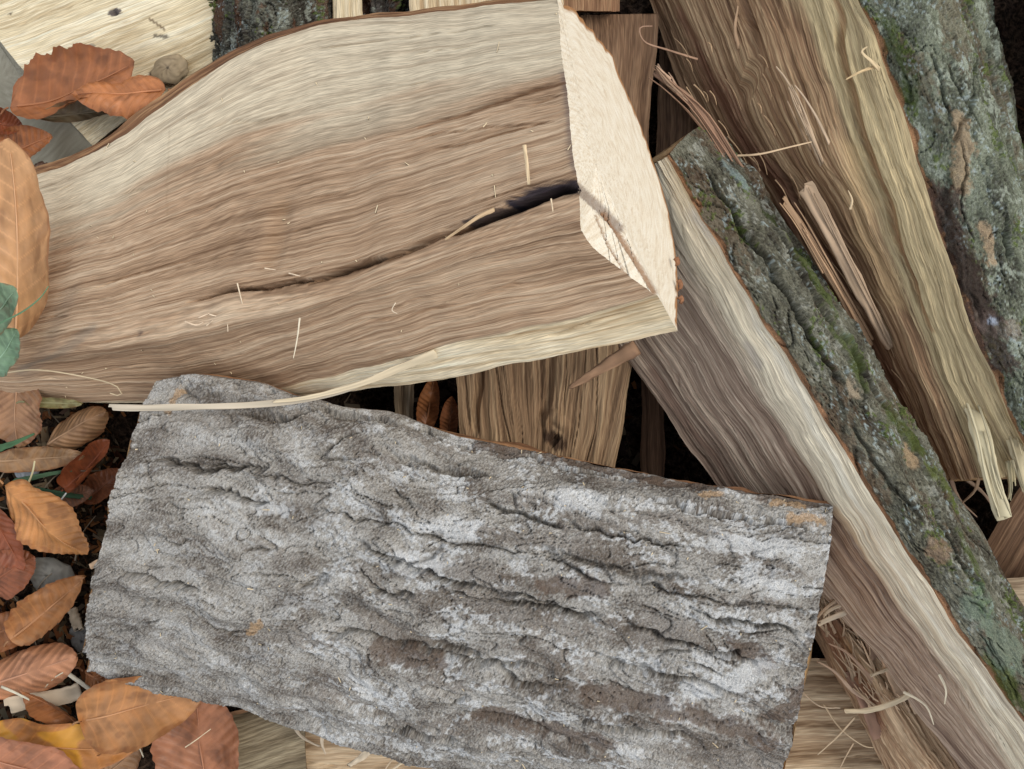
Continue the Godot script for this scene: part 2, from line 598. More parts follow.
func strand(called: String, parent: Node3D, pts: Array, w0: float, w1: float, th: float, col: Color, up := Vector3.UP, n := 28, twist := 0.0, ragged := 0.12) -> MeshInstance3D:
	# a splinter: a flat tapering strip along a curve, with ribs of fibre and its own thickness
	var lum := col.get_luminance()
	col = col.lerp(Color(lum, lum, lum), 0.14) * Color(0.98, 1.0, 1.02)
	var c := resample(pts, n)
	var R := 13
	var P := PackedVector3Array()
	var C := PackedColorArray()
	var o := rng.randf() * 90.0
	var inside := PackedVector3Array()
	for i in n:
		var tan := (c[mini(i + 1, n - 1)] - c[maxi(i - 1, 0)]).normalized()
		var side := tan.cross(up).normalized()
		var nn := side.cross(tan).normalized()
		var u := i / float(n - 1)
		side = side.rotated(tan, twist * u)
		nn = nn.rotated(tan, twist * u)
		var w := lerpf(w0, w1, u) * (1.0 + ragged * ns.get_noise_2d(u * 9.0 + o, 1.0))
		var shut := 0.02 if i == 0 or i == n - 1 else 1.0
		var mid := c[i]
		if i == 0:
			mid = c[0].lerp(c[1], 0.8)
		if i == n - 1:
			mid = c[n - 1].lerp(c[n - 2], 0.8)
		inside.append(mid)
		for j in R:
			var a := TAU * (j % (R - 1)) / float(R - 1)
			var ca := cos(a)
			var sa := sin(a)
			var e := 0.22 * ns.get_noise_3d(u * 5.0 + o, ca * 3.0, sa * 3.0)
			var end := 0.0
			if i > n - 4:
				end = ns.get_noise_2d(ca * 4.0 + o, 8.0) * minf(w, 0.006) * 0.7
			P.append(mid + tan * end + (side * w * 0.5 * signf(ca) * pow(absf(ca), 0.7) * (1.0 + 0.5 * e) + nn * th * 0.5 * signf(sa) * pow(absf(sa), 0.6) * (1.0 + 2.0 * e) * lerpf(1.0, 0.6, u)) * shut)
			var k := ns.get_noise_3d(u * 3.0 + o, ca * 5.0, sa * 5.0)
			var k2 := ns.get_noise_3d(u * 2.0 + o, ca * 1.5 + 9.0, sa)
			C.append(col * (1.0 + 0.35 * k + 0.2 * k2))
	for q in C.size():
		C[q].a = 1.0
	# closed tips
	var m := grid_mesh(P, C, n, R, inside)
	return mesh_node(called, parent, m, mat.fibre)

func loose(called: String, label: String, category: String, group: String, plan: Array, w0: float, w1: float, th: float, col: Color, twist := 0.0) -> Node3D:
	# a loose strip of wood, straw or grass that is a thing of its own
	var pts := []
	var base := at(plan[0][0], plan[0][1], plan[0][2])
	for q in plan:
		pts.append(at(q[0], q[1], q[2]) - base)
	var m := strand(called, self, pts, w0, w1, th, col, Vector3.UP, 22, twist)
	m.name = numbered(called)
	m.position = base
	m.set_meta("label", label)
	m.set_meta("category", category)
	if group != "":
		m.set_meta("group", group)
	return m

# ------------------------------------------------------------------ fine grain of wood and bark
func surface_grain(m: StandardMaterial3D, freq: float, scale: Vector2, low: float, relief: float) -> void:
	# flecks finer than the mesh: a seamless noise that varies the colour a little and roughens the surface
	var n := FastNoiseLite.new()
	n.noise_type = FastNoiseLite.TYPE_SIMPLEX
	n.seed = 77
	n.frequency = freq
	n.fractal_type = FastNoiseLite.FRACTAL_FBM
	n.fractal_octaves = 3
	n.fractal_gain = 0.6
	var im := n.get_seamless_image(512, 512)
	im.convert(Image.FORMAT_L8)
	var raw := im.get_data()
	for k in raw.size():
		var x := clampf((raw[k] / 255.0 - 0.5) * 1.5 + 0.5, 0.0, 1.0)
		raw[k] = int(255.0 * lerpf(low, 1.0, x))
	var grey := Image.create_from_data(512, 512, false, Image.FORMAT_L8, raw)
	grey.convert(Image.FORMAT_RGB8)
	m.albedo_texture = ImageTexture.create_from_image(grey)
	var up := 2.0 / (1.0 + low)
	m.uv1_scale = Vector3(scale.x, scale.y, 1.0)
	m.heightmap_enabled = true
	m.heightmap_texture = ImageTexture.create_from_image(im)
	m.heightmap_scale = relief
	lift[m] = up

# ------------------------------------------------------------------ leaves
func leaf(d: Dictionary) -> void:
	# a fallen beech leaf: blade with pleats between the side veins, midrib, stalk
	var p0 := at(d.a[0], d.a[1], d.a[2])
	var p1 := at(d.b[0], d.b[1], d.b[2])
	var root := thing(d.get("called", "beech_leaf"), d.label, "leaf", p0, d.get("group", "fallen beech leaves"))
	var L := p0.distance_to(p1)
	var ax := (p1 - p0).normalized()
	var sd := ax.cross(Vector3.UP).normalized()
	var up := sd.cross(ax).normalized()
	var roll: float = d.get("roll", 0.0)
	sd = sd.rotated(ax, roll)
	up = up.rotated(ax, roll)
	var Wd: float = L * d.get("wide", 0.56) * 0.5
	var fold: float = d.get("fold", 0.2)
	var bend: float = d.get("bend", 0.2)
	var curl: float = d.get("curl", 0.45)
	var o: float = d.a[0] * 1.7 + d.a[1] * 0.9
	var veins: float = d.get("veins", 8.0)
	var pleat: float = d.get("pleat", 1.0)
	var c0: Color = d.col
	var grey := c0.get_luminance()
	c0 = c0.lerp(Color(grey, grey, grey), 0.10) * Color(0.80, 0.80, 0.70)
	var nu := 110
	var nv := 57
	var P := PackedVector3Array()
	var C := PackedColorArray()
	var ribs := []
	for i in nu:
		var x := i / float(nu - 1)
		var w := Wd * pow(x, 0.6) * pow(1.0 - x, 0.72) / 0.405 + 0.0003
		w *= 1.0 + 0.012 * sin(x * veins * 1.25 * TAU) * sstep(0.05, 0.3, x) + 0.05 * ns.get_noise_2d(x * 4.0 + o, 2.0)
		for j in nv:
			var y := j / float(nv - 1) * 2.0 - 1.0
			var wy := w
			wy *= 1.0 + 0.5 * d.get("ragged", 0.0) * nf.get_noise_2d(x * 7.0 + o, 40.0 + signf(y) * 9.0)
			var lat := y * wy
			var ya := absf(lat)
			# side veins leave the midrib at about fifty degrees
			var ph := (x * L - ya * 0.75) / L * veins * 1.25
			var sn := sin(ph * TAU)
			var z := 0.00045 * pleat * sn * sstep(0.0, 0.25, ya / (Wd + 0.0001))
			z += 0.0035 * pleat * ns.get_noise_2d(x * 2.0 + o, lat * 30.0) + 0.0003 * ns.get_noise_2d(x * 6.0 + o, lat * 90.0)
			z += 0.055 * L * sstep(0.35, 1.0, absf(y)) * ns.get_noise_2d(x * 2.6 + o, 20.0 + signf(y) * 7.0)
			# fold along the midrib, curl of the sides, bow of the length
			var ang := fold + curl * ya / Wd
			var cx := lat * cos(ang * 0.7)
			z += ya * sin(ang)
			var bow := bend * L * (x - 0.5) * (x - 0.5) - bend * L * 0.25
			var q := ax * (x * L) + sd * cx + up * (z + bow)
			P.append(q)
			if j == nv / 2:
				ribs.append(q + up * 0.0003)
			var n1 := nf.get_noise_2d(x * 7.0 + o, lat * 150.0)
			var n2 := nf.get_noise_2d(x * 40.0 + o, lat * 900.0)
			var col := c0 * (1.0 + 0.30 * nf.get_noise_2d(x * 2.5 + o, lat * 45.0) + 0.10 * n1 + 0.06 * n2)
			var vein := sstep(0.90, 1.0, -cos(ph * TAU + 0.4))
			col = col.lerp(c0 * 1.5, 0.45 * vein)
			col = col.lerp(lin(82, 48, 28), 0.35 * sstep(0.30, 0.55, nf.get_noise_2d(x * 2.2 + o + 30.0, lat * 36.0)))
			col = col.lerp(lin(120, 66, 34), 0.5 * sstep(0.82, 1.0, absf(y) + 0.25 * n1))
			if d.has("patch"):
				col = col.lerp(d.patch, 0.8 * sstep(0.0, 0.25, ns.get_noise_2d(x * 3.0 + o + 9.0, lat * 45.0)))
			col.a = 1.0
			C.append(col)
	mesh_node("blade", root, grid_mesh(P, C, nu, nv), mat.leaf)
	strand("midrib", root, [ribs[0], ribs[nu / 4], ribs[nu / 2], ribs[nu * 3 / 4], ribs[nu - 4]], 0.0016, 0.0005, 0.0011, c0 * 1.35, up, 20)
	if d.get("stalk", true):
		strand("stalk", root, [ribs[0], ribs[0] - ax * 0.006 - up * 0.001, ribs[0] - ax * 0.011 - up * 0.003 + sd * 0.002], 0.0015, 0.0012, 0.0013, c0 * 0.9, up, 8)

func pebble(label: String, x: float, y: float, h: float, r: float, col: Color) -> void:
	var P := PackedVector3Array()
	var C := PackedColorArray()
	var inside := PackedVector3Array()
	for i in 17:
		for j in 25:
			var a := PI * i / 16.0
			var b := TAU * j / 24.0
			var dir := Vector3(sin(a) * cos(b), cos(a) * 0.7, sin(a) * sin(b))
			var k := 1.0 + 0.16 * ns.get_noise_3d(dir.x * 1.3 + x, dir.y * 1.3, dir.z * 1.3) + 0.06 * nf.get_noise_3d(dir.x * 5.0 + x, dir.y * 5.0, dir.z * 5.0)
			P.append(dir * r * k)
			var c := col * (1.0 + 0.5 * nf.get_noise_3d(dir.x * 6.0 + x, dir.y * 6.0, dir.z * 6.0))
			c.a = 1.0
			C.append(c)
		inside.append(Vector3.ZERO)
	var m := mesh_node("pebble", self, grid_mesh(P, C, 17, 25, inside), mat.soil)
	m.name = numbered("pebble")
	m.position = at(x, y, h)
	m.scale = Vector3(1.25, 0.6, 0.95)
	m.rotation.y = x
	m.set_meta("label", label)
	m.set_meta("category", "stone")
	m.set_meta("group", "small stones among the leaves")

# ------------------------------------------------------------------ the scene
func _ready() -> void:
	# camera
	var cam := Camera3D.new()
	cam.name = "camera"
	add_child(cam)
	cam.position = Vector3(0, CAM_HEIGHT, 0)
	cam.rotation_degrees = Vector3(-90, 0, 0)
	cam.fov = rad_to_deg(2.0 * atan(384.5 / FOCAL))
	cam.near = 0.01
	cam.far = 60.0
	cam.current = true
	# overcast sky
	var we := WorldEnvironment.new()
	var env := Environment.new()
	env.background_mode = Environment.BG_SKY
	var sm := ProceduralSkyMaterial.new()
	sm.sky_top_color = Color(0.88, 0.915, 0.965)
	sm.sky_horizon_color = Color(0.82, 0.83, 0.85)
	sm.sky_curve = 0.2
	sm.ground_bottom_color = Color(0.20, 0.18, 0.16)
	sm.ground_horizon_color = Color(0.5, 0.5, 0.5)
	sm.sun_angle_max = 1.0
	var sky := Sky.new()
	sky.sky_material = sm
	env.sky = sky
	env.tonemap_mode = Environment.TONE_MAPPER_LINEAR
	env.tonemap_exposure = 1.18
	env.sdfgi_enabled = true
	env.ssao_enabled = true
	env.ssil_enabled = true
	we.environment = env
	add_child(we)
	# the sun behind thin cloud, to the right
	var sun := DirectionalLight3D.new()
	sun.name = "sun"
	add_child(sun)
	sun.light_energy = 0.5
	sun.light_angular_distance = 28.0
	sun.light_color = Color(1.0, 0.985, 0.96)
	sun.shadow_enabled = true
	sun.look_at_from_position(Vector3(1.0, 1.15, -0.15), Vector3.ZERO, Vector3.UP)

	ns.noise_type = FastNoiseLite.TYPE_SIMPLEX_SMOOTH
	ns.seed = 11
	ns.frequency = 1.0
	ns.fractal_type = FastNoiseLite.FRACTAL_NONE
	nf.noise_type = FastNoiseLite.TYPE_SIMPLEX
	nf.seed = 5
	nf.frequency = 1.0
	nf.fractal_type = FastNoiseLite.FRACTAL_FBM
	nf.fractal_octaves = 3
	rng.seed = 20
	for k in ["wood", "bark", "sawn", "leaf", "soil", "fibre", "earth"]:
		var m := StandardMaterial3D.new()
		m.vertex_color_use_as_albedo = true
		m.roughness = {"wood": 0.78, "bark": 0.95, "sawn": 0.9, "leaf": 0.5, "soil": 1.0, "fibre": 0.8, "earth": 1.0}[k]
		m.metallic_specular = {"wood": 0.3, "bark": 0.2, "sawn": 0.2, "leaf": 0.45, "soil": 0.2, "fibre": 0.3, "earth": 0.2}[k]
		m.cull_mode = BaseMaterial3D.CULL_DISABLED
		mat[k] = m
	surface_grain(mat.wood, 0.07, Vector2(1.0 / 0.90, 1.0 / 0.030), 0.80, 0.014)
	surface_grain(mat.bark, 0.09, Vector2(1.0 / 0.045, 1.0 / 0.045), 0.74, 0.024)
	surface_grain(mat.earth, 0.05, Vector2(6.0, 6.0), 0.45, 0.3)
	surface_grain(mat.sawn, 0.09, Vector2(1.0 / 0.045, 1.0 / 0.045), 0.92, 0.010)
	mat.leaf.backlight_enabled = true
	mat.leaf.backlight = Color(0.25, 0.2, 0.15)
	ground()
	hidden_logs()
	log_d()
	log_e()
	log_c()
	log_b()
	log_a()
	leaves()
	litter()

func ground() -> void:
	# one sheet of earth, finely meshed where it can be seen
	var n := 220
	var P := PackedVector3Array()
	var C := PackedColorArray()
	for i in n:
		for j in n:
			var fx := (i / float(n - 1) * 2.0 - 1.0)
			var fz := (j / float(n - 1) * 2.0 - 1.0)
			var x := fx * 0.55 + pow(fx, 9.0) * 2.4
			var z := fz * 0.45 + pow(fz, 9.0) * 2.4
			var h := 0.018 * nf.get_noise_2d(x * 6.0, z * 6.0) + 0.006 * nf.get_noise_2d(x * 40.0, z * 40.0) + 0.004 * nf.get_noise_2d(x * 150.0, z * 150.0)
			h += 0.016 * sstep(-0.22, -0.34, x) + 0.004
			P.append(Vector3(x, h, z))
			var k := 0.5 + 0.6 * nf.get_noise_2d(x * 120.0, z * 120.0 + 9.0)
			var col := lin(44, 34, 28).lerp(lin(92, 74, 60), clampf(k, 0.0, 1.0))
			C.append(col)
	var inside := PackedVector3Array()
	for i in n:
		inside.append(P[i * n + n / 2] + Vector3(0, -1, 0))
	var uv := PackedVector2Array()
	for p in P:
		uv.append(Vector2(p.x, p.z))
	var m := mesh_node("ground", self, grid_mesh(P, C, n, n, inside, uv), mat.earth)
	m.set_meta("kind", "structure")
	m.set_meta("label", "dark earth under the woodpile")

func plain_end(off: float, a: Color, b: Color, c: Color, rim: Color) -> Look:
	return look({"off": off, "dark": a, "mid": b, "light": c, "rim": rim})

func log_a() -> void:
	var heart := look({"off": 3.0, "dark": lin(120, 92, 68), "mid": lin(172, 141, 112), "light": lin(204, 178, 148), "sap": lin(214, 197, 168), "sap_a": -0.3, "sap_b": 0.225, "soft": 0.05, "rough": 0.9, "wavy": 1.0})
	var pale := look({"off": 41.0, "dark": lin(176, 146, 108), "mid": lin(222, 202, 166), "light": lin(240, 226, 198), "rough": 0.7, "wavy": 0.6})
	var rimc := look({"off": 61.0, "dark": lin(60, 42, 34), "mid": lin(132, 94, 66), "light": lin(184, 144, 104), "rough": 1.6, "wavy": 0.5})
	var under := look({"kind": "bark", "off": 71.0, "dark": lin(70, 60, 54), "mid": lin(118, 104, 92), "light": lin(160, 150, 140), "sap": lin(190, 188, 180), "rim": lin(150, 92, 58), "lichen": 0.2})
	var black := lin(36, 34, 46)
	var crack := [[600, 190], [560, 190], [520, 205], [480, 222], [440, 236], [400, 252], [355, 268], [310, 280], [262, 288], [190, 302]]
	var marks := [
		{"pts": crack, "w": 0.0013, "d": 0.009, "wob": 0.0005, "step": 0.0022, "reach": 0.012},
		{"pts": [[600, 190], [560, 191], [520, 205], [480, 222], [445, 234]], "w": 0.0028, "d": 0.012, "wob": 0.0012},
		{"pts": [[380, 259], [345, 271], [318, 278]], "w": 0.0020, "d": 0.009, "wob": 0.0008},
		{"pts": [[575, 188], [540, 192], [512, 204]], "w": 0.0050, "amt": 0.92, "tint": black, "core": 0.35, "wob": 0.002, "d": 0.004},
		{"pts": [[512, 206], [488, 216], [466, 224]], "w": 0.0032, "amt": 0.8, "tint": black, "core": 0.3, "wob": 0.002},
		{"pts": [[571, 80], [573, 120], [576, 170]], "w": 0.0045, "amt": 0.55, "tint": lin(84, 76, 78), "core": 0.1, "wob": 0.003},
		{"pts": [[408, 140], [480, 128], [560, 122]], "w": 0.0009, "d": 0.0018, "wob": 0.0006},
		{"pts": [[420, 128], [470, 112], [530, 92], [565, 84]], "w": 0.0012, "d": 0.0022, "amt": 0.5, "tint": lin(128, 88, 58), "wob": 0.0008, "core": 0.2},
		{"pts": [[430, 152], [480, 140], [545, 122]], "w": 0.0009, "d": 0.0022, "wob": 0.0006},
		{"pts": [[262, 195], [262, 235], [248, 275]], "w": 0.020, "d": -0.0024, "wob": 0.002},
		{"pts": [[282, 202], [278, 235], [266, 270]], "w": 0.011, "d": 0.0020, "wob": 0.003, "amt": 0.25, "tint": lin(128, 96, 66), "core": 0.05},
		{"pts": [[142, 333]], "w": 0.0032, "amt": 0.6, "tint": lin(70, 60, 60), "core": 0.2, "wob": 0.001},
		{"pts": [[70, 300], [50, 340], [30, 372]], "w": 0.014, "amt": 0.28, "tint": lin(120, 108, 96), "core": 0.1, "wob": 0.004},
		{"pts": [[95, 330], [60, 352], [20, 370]], "w": 0.007, "amt": 0.35, "tint": lin(112, 112, 104), "core": 0.1, "wob": 0.003},
		{"pts": [[170, 130], [168, 170], [166, 215]], "w": 0.0012, "amt": 0.18, "tint": lin(130, 104, 76), "core": 0.2, "wob": 0.002},
		{"pts": [[330, 330], [420, 312], [520, 282], [600, 262]], "w": 0.0016, "d": 0.002, "wob": 0.001},
		{"pts": [[40, 300], [130, 275], [220, 250]], "w": 0.0010, "d": 0.0016, "wob": 0.0008},
		{"pts": [[60, 352], [150, 330], [260, 310], [360, 290]], "w": 0.0011, "d": 0.0016, "wob": 0.0008},
		{"pts": [[545, 225], [572, 222], [588, 230]], "w": 0.004, "amt": 0.25, "tint": lin(106, 78, 62), "core": 0.1, "wob": 0.002}]
	var end := look({"off": 9.0, "dark": lin(206, 182, 150), "mid": lin(236, 222, 198), "light": lin(248, 240, 224), "rim": lin(168, 122, 82)})
	var pith := at(580, 190, 0.262)
	var cm := [
		{"pts": [[577, 187], [596, 204], [620, 228]], "w": 0.0036, "d": 0.002, "tint": lin(122, 100, 88), "amt": 0.7},
		{"pts": [[606, 214], [634, 258], [655, 292]], "w": 0.0022, "d": 0.002, "tint": lin(150, 108, 74), "amt": 0.8},
		{"pts": [[596, 216], [606, 240], [628, 278]], "w": 0.0010, "d": 0.0015, "tint": lin(150, 112, 80), "amt": 0.7}]
	var r := log_piece({"called": "split_log", "label": "big split log with smooth brown heartwood face, dark crack and bright sawn end", "dust": 50, "nu": 300, "seed": 1.0,
		"rails": {
			"top": [[28, 178, .095], [90, 155, .112], [150, 116, .128], [205, 76, .145], [260, 46, .16], [330, 24, .18], [440, 12, .22], [556, -2, .262]],
			"crack": [[-4, 345, .10], [90, 330, .13], [180, 310, .155], [300, 281, .19], [380, 258, .212], [440, 236, .23], [510, 208, .25], [577, 187, .268]],
			"low": [[-4, 372, .078], [180, 345, .128], [380, 290, .200], [588, 242, .254]],
			"ridge": [[-4, 396, .05], [120, 402, .068], [230, 398, .092], [330, 376, .132], [420, 353, .172], [500, 334, .20], [580, 316, .218], [655, 296, .236]],
			"foot": [[-4, 398, .047], [120, 404, .064], [230, 401, .086], [330, 394, .115], [440, 379, .15], [560, 354, .185], [678, 332, .205]],
			"belly": [[40, 330, .0], [672, 235, .17]],
			"back": [[60, 250, .0], [648, 145, .165]],
			"back_top": [[40, 200, .03], [610, 55, .20]],
			"skin": [[25, 171, .085], [86, 149, .102], [146, 108, .118], [200, 69, .137], [257, 40, .153], [329, 19, .174], [440, 8, .214], [560, -5, .256]]},
		"faces": [
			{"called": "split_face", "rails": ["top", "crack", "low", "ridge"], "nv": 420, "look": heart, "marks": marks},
			{"called": "sapwood_face", "rails": ["ridge", "foot"], "nv": 44, "look": pale, "marks": [{"pts": [[640, 312], [590, 324], [545, 338]], "w": 0.0010, "d": 0.003, "wob": 0.0008}]},
			{"called": "bark", "rails": ["foot", "belly", "back", "back_top", "skin"], "nv": 60, "look": under},
			{"called": "inner_bark", "rails": ["skin", "top"], "nv": 14, "look": rimc}],
		"caps": [{"rings": 6, "look": end}, {"rings": 80, "look": end, "pith": pith, "marks": cm}]})
	var root: Node3D = r.root
	var b: Vector3 = r.base
	# the long strip of sapwood that peeled off the lower edge and lies over the bark log
	var pts := []
	for q in [[462, 343, .182], [420, 358, .168], [380, 376, .165], [340, 391, .158], [300, 400, .152], [250, 405, .150], [190, 407, .146], [140, 408, .138], [106, 407, .128]]:
		pts.append(at(q[0], q[1], q[2]) - b)
	strand("splinter", root, pts, 0.0035, 0.0045, 0.0018, lin(208, 188, 158), Vector3(0, 1, 0.25), 60, 0.25)
	pts = []
	for q in [[440, 352, .180], [400, 368, .170], [360, 384, .164], [310, 397, .156], [270, 402, .152]]:
		pts.append(at(q[0], q[1], q[2]) - b)
	strand("splinter", root, pts, 0.006, 0.002, 0.0015, lin(214, 190, 150), Vector3(0, 1, 0.3), 40, 0.1)
	# frayed bark crumbs at the lower right corner of the sawn end
	for q in [[676, 262, .186, 5.0], [679, 285, .188, 6.0], [680, 300, .19, 4.0]]:
		strand("bark_flake", root, [at(q[0] - 1, q[1] - q[3], q[2]) - b, at(q[0] + 2, q[1], q[2] + .001) - b, at(q[0], q[1] + q[3], q[2]) - b], 0.0035, 0.002, 0.002, lin(150, 100, 64), Vector3.UP, 10)

func log_b() -> void:
	var crust := look({"kind": "bark", "off": 205.0, "dark": lin(98, 89, 80), "mid": lin(154, 148, 139), "light": lin(180, 175, 167), "sap": lin(204, 203, 200), "rim": lin(104, 86, 72), "lichen": 0.34, "fine": 1.0, "deep": 1.0, "bare": 0.45, "patchy": 0.32})
	var wooden := look({"off": 230.0, "dark": lin(96, 70, 52), "mid": lin(150, 108, 78), "light": lin(196, 148, 106)})
	var lines := [
		[[300, 505], [360, 520], [395, 523], [470, 545], [560, 560], [585, 580], [640, 590]],
		[[205, 490], [245, 497], [270, 505]], [[230, 415], [290, 420], [325, 412], [400, 425]], [[195, 462], [240, 468], [292, 480], [335, 483]],
		[[345, 540], [420, 570], [500, 592], [560, 607], [600, 620]], [[312, 634], [360, 632], [420, 648], [470, 662], [550, 670]],
		[[205, 660], [245, 672], [268, 684]], [[372, 590], [420, 592]], [[470, 590], [520, 604], [575, 614], [600, 628]],
		[[560, 522], [600, 532], [650, 542], [690, 548]], [[480, 502], [540, 520], [565, 530]], [[525, 550], [590, 560], [640, 575], [690, 580]],
		[[440, 588], [520, 605], [600, 615]], [[625, 625], [690, 648], [735, 655], [760, 670]], [[590, 655], [640, 668], [700, 680], [740, 690]],
		[[455, 710], [500, 718], [560, 735], [600, 752]], [[372, 722], [410, 728], [460, 735]], [[300, 585], [330, 575]], [[92, 650], [140, 660], [190, 668]],
		[[120, 575], [165, 582], [200, 590]], [[570, 715], [640, 728], [700, 738]], [[640, 500], [700, 512], [780, 522], [825, 530]],
		[[690, 610], [740, 622], [800, 632]], [[390, 455], [440, 470], [500, 475]], [[505, 455], [560, 470], [640, 485]],
		[[150, 460], [215, 470], [270, 468]], [[430, 640], [470, 655], [520, 680], [560, 690]], [[630, 580], [680, 592], [760, 605], [810, 612]]]
	var marks := []
	var k := 0
	for l in lines:
		marks.append({"pts": l, "w": 0.0011 + 0.0007 * ((k * 7) % 3), "d": 0.0050 + 0.0016 * ((k * 5) % 3), "wob": 0.0030, "step": 0.0009 * (1 if k % 3 else -1), "reach": 0.013})
		k += 1
	var brown := lin(98, 82, 70)
	for l in [[[590, 690], [640, 700], [700, 715], [770, 740]], [[735, 648], [762, 662]], [[800, 690], [770, 720]], [[640, 480], [720, 492], [810, 505]], [[540, 585], [600, 588]], [[480, 715], [560, 730], [600, 740]], [[380, 648], [440, 662]], [[480, 445], [560, 462], [660, 482]]]:
		marks.append({"pts": l, "w": 0.0075, "amt": 0.75, "tint": brown, "core": 0.6, "wob": 0.005, "d": 0.0016})
	var pale := lin(212, 211, 208)
	for l in [[[745, 575], [790, 590]], [[720, 540], [790, 550]], [[430, 525], [470, 530]], [[360, 682], [372, 686]], [[400, 560], [440, 565]], [[690, 690], [760, 670]], [[255, 500], [280, 512]], [[560, 500], [600, 508]]]:
		marks.append({"pts": l, "w": 0.0085, "amt": 0.6, "tint": pale, "core": 0.4, "wob": 0.006})
	var tan := lin(176, 144, 108)
	for l in [[[790, 520], [822, 522]], [[775, 505], [800, 508]], [[170, 412], [180, 395]], [[250, 630], [262, 622]], [[700, 500], [715, 502]]]:
		marks.append({"pts": l, "w": 0.0035, "amt": 0.7, "tint": tan, "core": 0.6, "wob": 0.003})
	var end := look({"off": 239.0, "dark": lin(138, 100, 66), "mid": lin(184, 148, 104), "light": lin(214, 184, 140), "rim": lin(124, 94, 70)})
	log_piece({"called": "bark_covered_log", "label": "bark-covered log with cracked grey bark and pale lichen, lying bark side up", "dust": 130, "nu": 760, "seed": 3.0, "jitter": 0.0008,
		"rails": {
			"top": [[160, 381, .120], [190, 374, .122], [215, 376, .124], [265, 384, .126], [320, 400, .130], [400, 416, .134], [470, 438, .14], [560, 458, .14], [680, 480, .155], [760, 494, .165], [831, 503, .17]],
			"shoulder": [[132, 440, .136], [320, 455, .152], [500, 490, .165], [680, 525, .185], [829, 545, .195]],
			"crest": [[102, 540, .140], [300, 560, .155], [500, 590, .178], [680, 620, .198], [812, 640, .208]],
			"flank": [[87, 620, .115], [280, 660, .145], [480, 700, .168], [650, 730, .19], [792, 730, .197]],
			"bottom": [[90, 668, .08], [150, 687, .085], [230, 706, .095], [320, 736, .105], [420, 766, .12], [520, 790, .135], [650, 815, .15], [772, 815, .16]],
			"keel": [[150, 560, .03], [810, 660, .085]],
			"wood_edge": [[163, 385, .106], [217, 380, .110], [322, 403, .116], [402, 417, .12], [472, 438, .125], [520, 444, .12], [562, 456, .126], [682, 481, .142], [740, 488, .149], [762, 494, .152], [834, 503, .158]]},
		"faces": [
			{"called": "bark", "rails": ["top", "shoulder", "crest", "flank", "bottom"], "nv": 340, "look": crust, "marks": marks},
			{"called": "split_face", "rails": ["bottom", "keel", "wood_edge"], "nv": 24, "look": wooden, "smooth": false},
			{"called": "inner_bark", "rails": ["wood_edge", "top"], "nv": 10, "look": wooden}],
		"caps": [{"rings": 6, "look": end}, {"rings": 30, "look": end}]})

